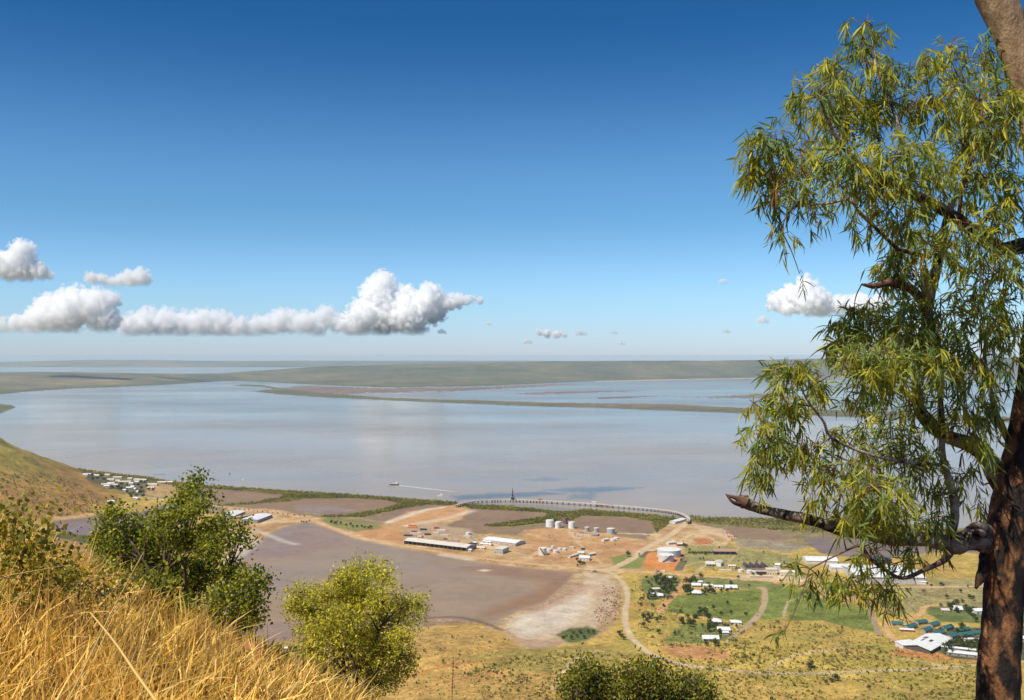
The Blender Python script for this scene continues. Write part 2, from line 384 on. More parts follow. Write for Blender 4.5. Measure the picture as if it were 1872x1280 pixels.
# muddier near the town, clearer far
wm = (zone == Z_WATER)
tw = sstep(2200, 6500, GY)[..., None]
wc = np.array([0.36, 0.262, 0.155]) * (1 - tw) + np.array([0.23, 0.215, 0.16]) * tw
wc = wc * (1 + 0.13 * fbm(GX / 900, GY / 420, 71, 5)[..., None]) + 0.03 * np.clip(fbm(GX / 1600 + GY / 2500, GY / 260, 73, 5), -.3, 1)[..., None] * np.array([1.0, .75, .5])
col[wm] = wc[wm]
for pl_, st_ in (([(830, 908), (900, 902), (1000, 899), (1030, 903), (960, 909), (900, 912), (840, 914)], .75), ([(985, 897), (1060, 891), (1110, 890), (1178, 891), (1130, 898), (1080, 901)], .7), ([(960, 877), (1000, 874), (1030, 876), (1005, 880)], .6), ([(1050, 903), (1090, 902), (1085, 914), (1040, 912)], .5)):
    patch(pl_, (0.06, 0.075, 0.095), None, 10, 9, .1, st_)  # dark cloud-shadow patches painted into the water colour off the jetty
# tidal flats in front of the far hills, then the vegetated spit
patch([(500, 712), (560, 705), (700, 710), (900, 707), (1000, 702), (1060, 703), (930, 711), (820, 717), (700, 719), (640, 722), (560, 720)], (0.20, 0.135, 0.10), Z_SPIT, 6, 14)
patch([(930, 720), (1000, 717), (1120, 715), (1180, 715), (1080, 719), (980, 722)], (0.22, 0.11, 0.09), Z_SPIT, 4, 5)
patch([(1080, 728), (1150, 725), (1220, 724), (1160, 728), (1100, 730)], (0.20, 0.12, 0.09), Z_SPIT, 4, 5)
patch([(1230, 727), (1400, 722), (1560, 728), (1400, 730)], (0.20, 0.12, 0.09), Z_SPIT, 4, 6, ns=(0, .3))
SPIT = [(424, 705.5), (440, 703), (480, 704), (500, 708), (560, 717), (620, 721), (700, 727), (780, 730), (900, 733), (1000, 736), (1100, 738), (1220, 739), (1350, 746), (1450, 748), (1600, 752), (1900, 765), (2200, 775), (2200, 790), (1872, 774), (1560, 764), (1350, 756), (1100, 747), (930, 742), (800, 736.5), (700, 732.5), (600, 727.5), (520, 722.5), (458, 716), (500, 711.5), (480, 708), (440, 706.5)]
patch(SPIT, (0.125, 0.115, 0.045), Z_SPIT, 3, 3, 0.3)
patch([(900, 734), (1000, 737), (1160, 739), (1330, 745), (1250, 745), (1100, 742), (960, 738)], (0.21, 0.14, 0.10), None, 5, 6)
patch([(-300, 742), (0, 739), (20, 741), (29, 745), (16, 750), (0, 757), (-300, 800)], (0.125, 0.12, 0.045), Z_SPIT, 3, 2, 0.3)
patch([(1088, 698.5), (1240, 695), (1386, 692.3), (1386, 691.2), (1240, 693.5), (1088, 696.8)], (0.5, 0.36, 0.24), Z_SPIT, 3, 1)
# left hill and the flats at its foot
hm = (near_height(GX, GY) > 0.6) & (GY < 5000) & (GX < -600)
zone[hm] = Z_HILL
hc = np.array([0.39, 0.215, 0.058]) * (1 + 0.25 * n_mid[..., None]) + np.array([-0.07, 0.035, -0.01]) * np.clip(0.4 + 1.2 * n_big + (GZ - 45) / 90, 0, 1)[..., None]
col[hm] = hc[hm]
strip([(85, 951), (140, 944), (190, 937), (225, 926)], 13, (0.55, 0.32, 0.17))
patch([(95, 953), (150, 947), (186, 940), (260, 936), (300, 922), (340, 920), (350, 960), (300, 985), (190, 985), (140, 978), (110, 972), (95, 968)], (0.225, 0.135, 0.095), Z_POND, 3, 3)
patch([(118, 969), (130, 966), (140, 971), (126, 975)], (0.2, 0.19, 0.18), Z_POND, 3, 2)
patch([(60, 985), (110, 975), (200, 983), (330, 990), (420, 1000), (400, 1010), (250, 1000), (120, 992)], (0.09, 0.095, 0.03), Z_GROUND, 3, 5)
patch([(60, 985), (105, 984), (150, 992), (190, 1015), (200, 1040), (60, 1040)], (0.33, 0.19, 0.065), Z_GROUND, 3, 2)
# mudflats behind the mangroves
patch([(320, 885), (560, 900), (800, 918), (1000, 925), (1250, 945), (1262, 947), (1450, 947), (1560, 952), (1900, 976), (1900, 1012), (1480, 1000), (1330, 985), (1240, 990), (1000, 985), (700, 965), (330, 935)], (0.25, 0.195, 0.085), None, 8, 8, .25)
patch([(330, 905), (380, 893), (450, 897), (520, 903), (540, 907), (530, 914), (470, 920), (400, 923), (330, 922)], MUDC, Z_MUD, 3, 3)
patch([(340, 928), (430, 926), (525, 917), (560, 912), (640, 911), (700, 913), (745, 920), (715, 932), (665, 942), (590, 944), (560, 941), (480, 936), (420, 930)], MUDC, Z_MUD, 3, 3)
patch([(550, 925), (620, 926), (650, 934), (600, 940), (540, 932)], (0.255, 0.205, 0.18), Z_MUD, 8, 5, strength=.7)
patch([(690, 945), (735, 925), (790, 922), (840, 925), (800, 940), (700, 962), (640, 955)], MUDC, Z_MUD, 3, 3)
patch([(858, 931), (940, 934), (1000, 940), (1000, 950), (960, 953), (925, 958), (920, 965), (975, 966), (1000, 955), (1052, 950), (1060, 943), (1142, 945), (1206, 956), (1195, 972), (1175, 985), (1120, 980), (1060, 970), (1000, 974), (935, 978), (885, 974), (800, 970), (790, 962), (845, 946)], MUDC, Z_MUD, 3, 3)
patch([(1320, 968), (1345, 962), (1420, 972), (1450, 985), (1425, 988), (1350, 982), (1325, 974)], MUDC, Z_MUD, 3, 3)
patch([(1470, 985), (1600, 975), (2060, 985), (1900, 1000), (1900, 1012), (1700, 1010), (1600, 1022), (1500, 1012)], (0.20, 0.145, 0.12), Z_MUD, 3, 4)
patch([(1340, 985), (1430, 990), (1480, 1000), (1440, 1010), (1350, 1000)], (0.30, 0.24, 0.15), None, 5, 5)
# red earth of the works and yards
EARTH = [(415, 926), (500, 932), (580, 946), (640, 955), (700, 958), (745, 935), (800, 930), (845, 948), (800, 966), (885, 978), (940, 982), (960, 968), (1010, 966), (1060, 968), (1130, 980), (1180, 987), (1205, 968), (1250, 946), (1268, 955), (1300, 965), (1335, 985), (1320, 1005), (1260, 995), (1250, 1046), (1180, 1042), (1120, 1052), (1070, 1056), (950, 1046), (870, 1036), (800, 1024), (720, 1010), (650, 995), (590, 975), (550, 963), (500, 972), (455, 1005), (415, 1020)]
patch(EARTH, (0.45, 0.285, 0.125), Z_EARTH, 4, 5, 0.28)
patch(EARTH, (0.60, 0.44, 0.26), None, 4, 5, .15, .55, ns=(.05, .5))
patch(EARTH, (0.36, 0.17, 0.065), None, 4, 5, .15, .5, ns=(-.1, -.55))
patch([(960, 968), (1010, 966), (1130, 980), (1190, 1000), (1130, 1030), (1060, 1030), (980, 1028), (960, 1000)], ORNG, None, 8, 12, 0.2, .65)
patch([(640, 965), (700, 960), (740, 975), (735, 995), (690, 985), (650, 975)], ORNG, None, 6, 8, .15)
patch([(1172, 1018), (1185, 1008), (1255, 1012), (1248, 1036), (1238, 1046), (1176, 1040)], (0.55, 0.215, 0.06), None, 3, 2, .1)
strip(smooth_line([(1170, 1026), (1180, 1011), (1200, 1008.5), (1215, 1008)]), 9, (0.13, 0.11, 0.075))
strip(smooth_line([(1262, 1011), (1252, 1024), (1240, 1042)]), 12, (0.15, 0.13, 0.075))
patch([(745, 962), (800, 958), (860, 968), (880, 985), (830, 990), (760, 982), (740, 972)], (0.40, 0.28, 0.16), None, 6, 6, .15)
patch([(708, 957), (760, 938), (815, 925), (860, 931), (850, 943), (800, 957), (740, 962)], (0.50, 0.27, 0.11), Z_EARTH, 4, 5, .2)
strip(smooth_line([(710, 955), (745, 943), (785, 931), (820, 927)]), 14, PALE, feather=6, strength=.65)
strip(smooth_line([(745, 961), (790, 953), (830, 944), (862, 934)]), 17, PALE, feather=7, strength=.5)
strip([(560, 938), (640, 946), (700, 955)], 10, (0.30, 0.25, 0.11))
patch([(585, 950), (600, 947), (690, 958), (700, 966), (650, 972), (605, 963)], (0.22, 0.20, 0.06), None, 4, 5)
patch([(1115, 1020), (1145, 1012), (1180, 1020), (1172, 1040), (1125, 1040)], (0.20, 0.21, 0.05), None, 5, 5)
patch([(1250, 998), (1320, 998), (1440, 1015), (1460, 1035), (1360, 1035), (1280, 1040), (1255, 1030)], (0.30, 0.26, 0.09), Z_GROUND, 6, 8)
patch([(1265, 958), (1330, 970), (1345, 985), (1280, 975)], (0.55, 0.38, 0.22), None, 5, 6)
patch([(1270, 985), (1300, 985), (1300, 995), (1275, 996)], (0.45, 0.17, 0.06), None, 5, 4)
patch([(1340, 1050), (1450, 1050), (1480, 1060), (1460, 1068), (1360, 1062)], (0.60, 0.45, 0.26), None, 4, 4)
patch([(1530, 1075), (1560, 1078), (1575, 1105), (1520, 1100), (1470, 1085)], (0.48, 0.30, 0.12), None, 5, 6)
patch([(1690, 1085), (1760, 1088), (1755, 1100), (1690, 1098)], (0.50, 0.25, 0.09), None, 5, 5)
patch([(1640, 1185), (1690, 1192), (2060, 1212), (2060, 1222), (1690, 1206), (1630, 1196)], (0.50, 0.22, 0.07), None, 5, 5, .15)
patch([(1205, 1185), (1260, 1178), (1330, 1190), (1340, 1205), (1290, 1208), (1230, 1200)], (0.46, 0.23, 0.085), None, 8, 10, .15)
# the tidal pond, its drying rim and the salt flat
POLY_POND = [(560, 954), (590, 964), (650, 986), (720, 1001), (800, 1014), (860, 1026), (930, 1036), (1000, 1042), (1060, 1048), (1068, 1058), (1045, 1082), (1000, 1103), (950, 1117), (925, 1130), (935, 1150), (880, 1138), (800, 1130), (740, 1142), (560, 1162), (440, 1186), (372, 1160), (352, 1128), (385, 1092), (392, 1062), (425, 1040), (432, 1018), (458, 1000), (480, 985), (515, 965)]
patch(POLY_POND, POND, Z_POND, 4, 6, 0.06)
patch([(560, 954), (600, 968), (640, 985), (650, 1000), (600, 1005), (560, 1015), (500, 1020), (450, 1020), (455, 1000), (500, 972)], (0.27, 0.165, 0.10), None, 8, 10, .15, .85)
patch([(640, 990), (720, 1003), (800, 1018), (760, 1040), (640, 1050), (560, 1070), (500, 1080), (470, 1040), (580, 1020)], (0.28, 0.205, 0.135), None, 25, 18, .05, .7)
patch([(840, 1038), (930, 1040), (1068, 1049), (1066, 1060), (1030, 1090), (960, 1113), (880, 1128), (860, 1140), (900, 1110), (980, 1082), (1000, 1062), (920, 1052)], REDM, None, 20, 10, .12, 1.0)
patch([(840, 1036), (900, 1034), (1000, 1046), (1068, 1052), (1000, 1060), (900, 1052)], REDM, None, 12, 9, .12, .95)
patch([(430, 1130), (560, 1140), (700, 1130), (820, 1128), (880, 1138), (800, 1150), (600, 1165), (420, 1185)], (0.28, 0.175, 0.12), None, 16, 10, .1, .8)
patch([(1060, 1040), (1120, 1050), (1140, 1075), (1138, 1105), (1128, 1135), (1100, 1165), (1040, 1178), (960, 1186), (915, 1165), (880, 1145), (925, 1130), (1000, 1100)], (0.44, 0.30, 0.15), Z_GROUND, 8, 8, .2)
SALT = [(1068, 1046), (1110, 1054), (1126, 1075), (1122, 1100), (1110, 1130), (1085, 1152), (1040, 1162), (1000, 1169), (962, 1172), (935, 1160), (924, 1140), (945, 1121), (1000, 1107), (1045, 1086), (1072, 1060)]
patch(SALT, (0.50, 0.375, 0.235), Z_SALT, 9, 8, .16)
patch([(950, 1125), (1030, 1100), (1060, 1085), (1080, 1100), (1030, 1150), (960, 1165), (935, 1150)], (0.56, 0.47, 0.36), None, 12, 12, .14, .8)
strip(smooth_line([(1060, 1072), (1040, 1088), (1000, 1106), (960, 1118)]), 22, (0.36, 0.22, 0.14), feather=8, strength=.7)
patch([(1090, 1070), (1132, 1075), (1130, 1130), (1095, 1150), (1080, 1120)], (0.36, 0.22, 0.14), None, 8, 10, .3, .7, ns=(-.1, .3))
strip(smooth_line([(468, 970), (500, 982), (520, 990), (540, 995)]), 10, (0.52, 0.42, 0.31), feather=5, strength=.8)
patch([(415, 985), (455, 975), (475, 990), (450, 1015), (410, 1030)], (0.52, 0.40, 0.28), None, 8, 8, .1, .9)
strip(smooth_line([(810, 1015), (840, 1020), (858, 1023)]), 14, (0.50, 0.40, 0.27), feather=3)
patch([(870, 1043), (885, 1041), (900, 1043), (885, 1045)], (0.60, 0.46, 0.28), None, 3, 1)
patch([(940, 1168), (1010, 1172), (1050, 1165), (1000, 1190), (960, 1185), (900, 1160), (880, 1145), (925, 1150)], (0.43, 0.28, 0.17), Z_SALT, 5, 5)
strip(smooth_line([(760, 1132), (830, 1128), (880, 1138), (915, 1152)]), 6, (0.13, 0.085, 0.055), feather=3, strength=.8)
patch([(1015, 1160), (1040, 1148), (1075, 1145), (1100, 1155), (1080, 1170), (1040, 1176)], (0.11, 0.125, 0.03), Z_FIELD, 7, 9, .35)
# spur of dry grass below the hill
patch([(745, 1155), (800, 1143), (860, 1143), (920, 1155), (960, 1190), (1000, 1200), (1050, 1240), (1050, 1300), (700, 1300), (700, 1180)], (0.45, 0.275, 0.075), None, 8, 8, .15)
patch([(960, 1185), (1100, 1180), (1160, 1200), (1000, 1230), (900, 1220), (850, 1200)], (0.33, 0.245, 0.06), None, 10, 12, .25)
strip(smooth_line([(740, 1240), (800, 1222), (860, 1212), (930, 1205)]), 3, (0.45, 0.18, 0.06))
strip(smooth_line([(760, 1262), (850, 1240), (920, 1232)]), 3, (0.45, 0.20, 0.07))
# green fields
patch([(1230, 1092), (1260, 1085), (1330, 1082), (1388, 1078), (1394, 1095), (1385, 1125), (1360, 1140), (1300, 1130), (1250, 1125), (1215, 1118), (1222, 1103)], GREEN, Z_FIELD, 7, 11, .32)
patch([(1402, 1076), (1445, 1066), (1480, 1085), (1450, 1110), (1432, 1128), (1390, 1135), (1400, 1100)], (0.17, 0.20, 0.04), Z_FIELD, 4, 5, .2)
patch([(1436, 1100), (1470, 1088), (1540, 1102), (1588, 1115), (1604, 1158), (1560, 1150), (1500, 1135), (1440, 1135)], GREEN, Z_FIELD, 5, 6, .3)
patch([(1170, 1060), (1230, 1048), (1250, 1060), (1240, 1090), (1190, 1100), (1175, 1080)], (0.16, 0.175, 0.045), Z_FIELD, 5, 8, .25)
patch([(1255, 1140), (1330, 1140), (1345, 1165), (1290, 1178), (1210, 1172)], (0.19, 0.20, 0.045), Z_FIELD, 6, 10, .25)
patch([(1250, 1050), (1400, 1060), (1430, 1072), (1380, 1078), (1260, 1072)], (0.22, 0.22, 0.06), None, 5, 8, .25)
patch([(1700, 1108), (1760, 1106), (2060, 1122), (2060, 1140), (1720, 1138), (1695, 1122)], (0.13, 0.155, 0.04), Z_FIELD, 4, 5, .25)
patch([(1700, 1150), (2060, 1140), (2060, 1215), (1740, 1205), (1700, 1185), (1740, 1165)], (0.10, 0.10, 0.035), None, 5, 6, .3)
patch([(1600, 1060), (2060, 1060), (2060, 1110), (1700, 1110), (1640, 1130), (1600, 1100)], (0.31, 0.25, 0.10), None, 10, 10, .25)
# roads and tracks
RD = (0.56, 0.42, 0.25)
strip(smooth_line([(300, 915), (360, 922), (420, 928), (470, 934), (520, 940), (570, 951), (600, 962), (640, 977), (680, 988), (735, 998), (800, 1009), (870, 1020), (940, 1028), (1010, 1035), (1080, 1041), (1140, 1044), (1200, 1048), (1300, 1055), (1400, 1062), (1480, 1070), (1560, 1075), (1680, 1074), (2060, 1070)]), 9, (0.57, 0.35, 0.18), Z_ROAD)
strip(smooth_line([(1080, 1041), (1110, 1046), (1128, 1055), (1143, 1072), (1147, 1092), (1144, 1115), (1143, 1135), (1150, 1158), (1163, 1175), (1185, 1193), (1215, 1206), (1250, 1216), (1290, 1222)]), 6.6, (0.53, 0.40, 0.235), Z_ROAD)
strip(smooth_line([(1290, 1222), (1360, 1229), (1440, 1232), (1530, 1230), (1620, 1227), (1720, 1222), (1810, 1215), (1930, 1206), (2100, 1196)]), 6, (0.46, 0.36, 0.20), Z_ROAD)
strip(smooth_line([(1258, 1050), (1250, 1066), (1235, 1085), (1215, 1105), (1205, 1120)]), 9, (0.52, 0.28, 0.12), Z_ROAD)
strip(smooth_line([(1392, 1074), (1398, 1082), (1398, 1100), (1390, 1120), (1370, 1142), (1345, 1160), (1330, 1172)]), 7, (0.40, 0.29, 0.17), Z_ROAD)
strip([(1570, 1072), (1585, 1098), (1606, 1160)], 6, (0.33, 0.24, 0.14), Z_ROAD)
strip(smooth_line([(1720, 1105), (1690, 1110), (1685, 1120), (1665, 1132), (1630, 1138), (1618, 1145), (1630, 1165), (1645, 1182)]), 7, (0.54, 0.32, 0.14), Z_ROAD)
strip(smooth_line([(1258, 953), (1240, 968), (1215, 985), (1180, 1003), (1150, 1025), (1110, 1044)]), 12, (0.55, 0.40, 0.22), Z_ROAD)
strip(smooth_line([(836, 922), (800, 935), (760, 950), (720, 965), (690, 985)]), 12, (0.50, 0.26, 0.11), Z_ROAD)
strip(smooth_line([(244, 885), (250, 893), (258, 903), (268, 908), (300, 914)]), 10, (0.50, 0.37, 0.23), Z_ROAD)
strip([(1131, 975), (1170, 976.5), (1206, 978)], 7, (0.58, 0.47, 0.32), Z_ROAD)
strip(smooth_line([(955, 1028), (975, 1015), (1000, 1000)]), 8, (0.52, 0.33, 0.16))
strip([(1432, 1127), (1440, 1101), (1470, 1088)], 3, (0.45, 0.36, 0.2))
# settlement at the foot of the hill
patch([(150, 862), (215, 868), (320, 880), (330, 890), (300, 912), (240, 905), (200, 893), (160, 878)], (0.16, 0.135, 0.06), None, 4, 5, .3)
patch([(268, 885), (320, 886), (330, 905), (300, 912), (265, 905)], (0.42, 0.27, 0.11), None, 4, 4)
for ln_ in ([(965, 975), (1000, 985), (1060, 990), (1110, 995)], [(1040, 970), (1055, 990), (1075, 1010), (1100, 1030)], [(870, 985), (900, 1004), (950, 1012), (975, 1022)], [(990, 1000), (1050, 1006), (1120, 1008)], [(745, 985), (800, 980), (860, 988), (900, 975)], [(1270, 1050), (1290, 1035), (1330, 1030), (1350, 1000)], [(1230, 1000), (1270, 975), (1300, 985), (1320, 1003)], [(1360, 1062), (1450, 1056), (1540, 1066)], [(1650, 1205), (1700, 1212), (1760, 1230)], [(1400, 1228), (1450, 1200), (1540, 1185)], [(1090, 1190), (1040, 1215), (1010, 1260)]):
    strip(smooth_line(ln_), 4.5, (0.60, 0.43, 0.24), strength=.55, feather=1.5)
# small relief on dry land
dryz = np.isin(zone, (Z_GROUND, Z_FIELD, Z_EARTH, Z_SALT)) & near_m
GZ = GZ + np.where(dryz, 0.25 + 0.22 * n_fine, 0) + np.where(zone == Z_SPIT, 1.5 + 1.2 * np.abs(fbm(GX / 40, GY / 40, 81)), 0) + np.where(zone == Z_HILL, 0.4 * n_fine, 0)
GZ = GZ + np.where(zone == Z_ROAD, 0.3, 0)

nr, nc = GX.shape
fz = zone[:-1, :-1]
idx = np.arange(N).reshape(nr, nc)
quads = np.stack([idx[:-1, :-1], idx[:-1, 1:], idx[1:, 1:], idx[1:, :-1]], -1)
allV = np.stack([GX, GY, GZ], -1).reshape(-1, 3); allC = np.clip(col.reshape(-1, 3), 0.004, 0.9)
ZN = {Z_GROUND: ('ground', M_GROUND), Z_WATER: ('estuary_water', M_WATER), Z_MUD: ('mudflat', M_MUD), Z_POND: ('tidal_pond', M_POND), Z_SALT: ('salt_flat', M_ROAD),
      Z_ROAD: ('road', M_ROAD), Z_FIELD: ('green_field', M_GROUND), Z_FAR: ('far_hills', M_FARHILL), Z_HILL: ('hill_slope', M_HILL), Z_SPIT: ('mangrove_shore', M_FARHILL), Z_EARTH: ('bare_earth', M_ROAD)}
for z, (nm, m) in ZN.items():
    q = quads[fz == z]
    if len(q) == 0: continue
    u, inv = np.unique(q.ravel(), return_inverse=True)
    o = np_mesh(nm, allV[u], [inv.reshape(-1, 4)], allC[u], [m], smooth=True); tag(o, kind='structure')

# the near hillside the photographer stands on
hy = np.concatenate([np.arange(-30, 0, 1.5), np.arange(0, 20, 0.2), np.geomspace(20, 745, 90)])
hx = np.concatenate([-np.geomspace(18, 420, 45)[::-1], np.arange(-17.8, 18, 0.2), np.geomspace(18, 420, 45)])
XX, YY = np.meshgrid(hx, hy)
ZZ = np.maximum(hill_height(XX, YY), near_height(XX, np.maximum(YY, 620)) - 1.5)
hid = np.arange(XX.size).reshape(XX.shape)
hq = np.stack([hid[:-1, :-1], hid[:-1, 1:], hid[1:, 1:], hid[1:, :-1]], -1).reshape(-1, 4)
w = np.clip(0.5 + 0.8 * fbm(XX / 1.3, YY / 1.3, 91), 0, 1)[..., None]
hc = (np.array([0.24, 0.12, 0.045]) * w + np.array([0.12, 0.055, 0.025]) * (1 - w)).reshape(-1, 3)
o = np_mesh('hillside', np.stack([XX, YY, ZZ], -1).reshape(-1, 3), [hq], hc, [mat_ground('slope_ground', (1.2, 0.15), 0.35)], smooth=True)
tag(o, kind='structure')
# ------------------------------------------------------------------ buildings, tanks, jetty, boats, vehicles
M_ROOFW = mat_flat('white_roof', (0.80, 0.78, 0.74), 0.45, 0.22, 0.3)
M_ROOFC = mat_flat('cream_roof', (0.70, 0.62, 0.50), 0.5, 0.15, 0.12)
def P(x): return paint(x) if isinstance(x, tuple) else x
def gable(w, d, h, rise, over, t=0.18):
    """two roof slopes, ridge along x, as slabs"""
    m = MB(); a, b = w / 2 + over, d / 2 + over; e = h - rise * over / (d / 2) if d else h
    for s in (-1, 1):
        v = [(-a, s * b, e), (a, s * b, e), (a, 0, h + rise), (-a, 0, h + rise)]
        v += [(x, y, z + t) for x, y, z in v]
        f = [(3, 2, 1, 0), (4, 5, 6, 7), (0, 1, 5, 4), (1, 2, 6, 5), (2, 3, 7, 6), (3, 0, 4, 7)]
        m.add(v, f if s < 0 else [q[::-1] for q in f])
    return m
def hip(w, d, h, rise, over):
    m = MB(); a, b = w / 2 + over, d / 2 + over; r = max(0.2, a - b)
    v = [(-a, -b, h), (a, -b, h), (a, b, h), (-a, b, h), (-r, 0, h + rise), (r, 0, h + rise), (-a, -b, h - .15), (a, -b, h - .15), (a, b, h - .15), (-a, b, h - .15)]
    m.add(v, [(0, 1, 5, 4), (1, 2, 5), (2, 3, 4, 5), (3, 0, 4), (6, 9, 8, 7), (0, 6, 7, 1), (1, 7, 8, 2), (2, 8, 9, 3), (3, 9, 6, 0)]); return m
def arch(w, d, h, rise, over, n=10):
    m = MB(); a, b = w / 2 + over, d / 2 + over; v = []
    for x in (-a, a):
        for i in range(n + 1):
            t = math.pi * i / n; v.append((x, -b * math.cos(t), h + rise * math.sin(t)))
    m.add(v, [(i, i + n + 1, i + n + 2, i + 1) for i in range(n)] + [tuple(range(n + 1)), tuple(range(2 * n + 1, n, -1))]); return m
def skillion(w, d, h, rise, over, t=0.2):
    m = MB(); a, b = w / 2 + over, d / 2 + over
    v = [(-a, -b, h), (a, -b, h), (a, b, h + rise), (-a, b, h + rise)]; v += [(x, y, z + t) for x, y, z in v]
    m.add(v, [(3, 2, 1, 0), (4, 5, 6, 7), (0, 1, 5, 4), (1, 2, 6, 5), (2, 3, 7, 6), (3, 0, 4, 7)]); return m
def building(label, px, py, w, d, h, rot=0, roof='gable', rise=None, rc=None, wc=WHITE, name='house', cat='house', group='houses of the town', open_front=False, over=0.5, win=3, xy=None, verandah=False):
    p = ground_pt(px, py) if xy is None else Vector((xy[0], xy[1], 0.0))
    o = empty(name, (p.x, p.y, p.z), R(rot)); tag(o, label, cat, group)
    rise = d * 0.18 if rise is None else rise
    rc = M_ROOFW if rc is None else P(rc); wm_ = P(wc)
    m = MB(); a, b = w / 2, d / 2; z0 = -0.6
    if open_front:
        m.box(-a, a, b - .2, b, z0, h); m.box(-a, -a + .2, -b, b - .2, z0, h); m.box(a - .2, a, -b, b - .2, z0, h)
    else:
        m.box(-a, a, -b, b, z0, h)
    if roof in ('gable', 'arch'):                      # gable ends
        for s in (-1, 1):
            if roof == 'gable':
                x = s * a - s * .01
                m.add([(x - .1 * s, -b, h), (x - .1 * s, b, h), (x - .1 * s, 0, h + rise - .05), (x, -b, h), (x, b, h), (x, 0, h + rise - .05)], [(0, 1, 2), (5, 4, 3), (0, 3, 4, 1), (1, 4, 5, 2), (2, 5, 3, 0)])
    m.build('wall', wm_, o)
    rb = {'gable': gable, 'hip': hip, 'arch': arch, 'skillion': skillion}[roof](w, d, h, rise, over)
    rb.build('roof', rc, o, smooth=False)
    if open_front:
        k = max(3, int(w / 8))
        for i in range(k + 1):
            x = -a + .25 + (w - .5) * i / k
            q = MB(); q.box(x - .15, x + .15, -b, -b + .3, z0, h); q.build('post', paint(GREY), o)
        q = MB(); q.box(-a + .3, a - .3, b - 5.0, b - .6, 0, 1.9); q.build('stacked_goods', paint((0.40, 0.38, 0.36)), o)
    elif win:
        for i in range(win):
            x = -a + w * (i + 0.5) / win
            q = MB(); q.box(x - .7, x + .7, -b - .05, -b + .05, 1.0, 2.2); q.build('window', paint(GLASS, 0.2), o)
        q = MB(); xd = -a + w * 0.08 + .5; q.box(xd - .5, xd + .5, -b - .06, -b + .04, 0, 2.1); q.build('door', paint((0.12, 0.07, 0.04)), o)
        q = MB(); q.box(a - .05, a + .05, -b * .4 - .7, -b * .4 + .7, 1.0, 2.2); q.build('window', paint(GLASS, 0.2), o)
    if verandah:
        q = MB(); q.add([(-a - .4, -b - 2.4, h - .7), (a + .4, -b - 2.4, h - .7), (a + .4, -b - .55, h - .35), (-a - .4, -b - .55, h - .35), (-a - .4, -b - 2.4, h - .58), (a + .4, -b - 2.4, h - .58), (a + .4, -b - .55, h - .23), (-a - .4, -b - .55, h - .23)], [(3, 2, 1, 0), (4, 5, 6, 7), (0, 1, 5, 4), (1, 2, 6, 5), (2, 3, 7, 6), (3, 0, 4, 7)])
        q.build('verandah_roof', rc, o)
        for i in range(4):
            x = -a + w * i / 3; q = MB(); q.box(x - .07, x + .07, -b - 2.2, -b - 2.06, z0, h - .66); q.build('post', paint(WHITE), o)
    return o
def corners(a, b, dpt):
    """centre, length and heading of a long building from two ground corners seen in the photo"""
    p, q = ground_pt(*a), ground_pt(*b); v = q - p; L = v.length; n = Vector((-v.y, v.x, 0)).normalized()
    c = (p + q) / 2 + n * dpt / 2; return (c.x, c.y), L, math.degrees(math.atan2(v.y, v.x))
# big sheds
xy, L, r = corners((738, 995.5), (852, 1009), 28)
building('long open-sided storage shed with pale roof along the causeway road', 0, 0, L, 27, 6.3, r, 'gable', 2.4, M_ROOFC, (0.28, 0.27, 0.27), 'shed', 'shed', 'sheds of the works', True, xy=xy)
xy, L, r = corners((882, 992), (942, 999.5), 30)
building('wide white roofed workshop behind the grey block, near the long shed', 0, 0, L, 29, 5, r, 'gable', 2.2, None, (0.5, 0.42, 0.38), 'shed', 'shed', 'sheds of the works', xy=xy, win=6)
xy, L, r = corners((903, 1012), (920, 1013.4), 22)
building('square grey walled block with flat cream roof beside the causeway road', 0, 0, 15, 21, 7.2, r - 4, 'skillion', 0.8, M_ROOFC, (0.42, 0.40, 0.40), 'warehouse', 'warehouse', None, xy=xy, win=2)
for lab, px, py, w, d, rr in (('pale low store in front of the white workshop', 889, 997.5, 20, 7, -25), ('narrow cream store tucked against the front of the white workshop', 891, 993, 15, 6, -25), ('little white hut between the long shed and the grey block', 879.5, 1004, 12, 6, -15), ('tiny white hut off the right end of the long shed', 868.5, 995, 6, 4, -25), ('small cream pump house touching the end of the long shed', 859, 1008, 8, 7, -30)):
    building(lab, px, py, w, d, 3.0, rr, 'gable', 0.9, None, CREAM, 'hut', 'hut', 'huts of the works', win=2)
building('dark end block on the right end of the long shed', 862, 1002, 9, 14, 6.5, -30, 'skillion', 0.6, DARK, DARK, 'plant_room', 'plant room', None, win=0)
# twin sheds at the left by the causeway
xy, L, r = corners((442, 953.5), (470, 957.0), 70)
def twin(label, a, b, dp, sk):
    p, q = ground_pt(*a), ground_pt(*b); v = q - p; far_ = ground_pt(*sk); ax = far_ - q
    L = ax.length; c = (p + q) / 2 + ax / 2
    building(label, 0, 0, L, v.length * 0.92, 6.0, math.degrees(math.atan2(ax.y, ax.x)) , 'gable', 1.6, None, (0.30, 0.27, 0.26), 'shed', 'shed', 'twin white sheds by the causeway', xy=(c.x, c.y), win=0)
twin('white roofed shed at the causeway, the right one of the pair, fully in view', (442, 955), (470, 957.5), 0, (497, 947))
twin('white roofed shed at the causeway, the left one half hidden by the green bush', (402, 949), (425, 951), 0, (447, 941))
building('low brown lean-to between the twin white sheds', 445, 947, 30, 9, 3.5, 62, 'skillion', 1, TAN, RUST, 'hut', 'hut', None, win=0)
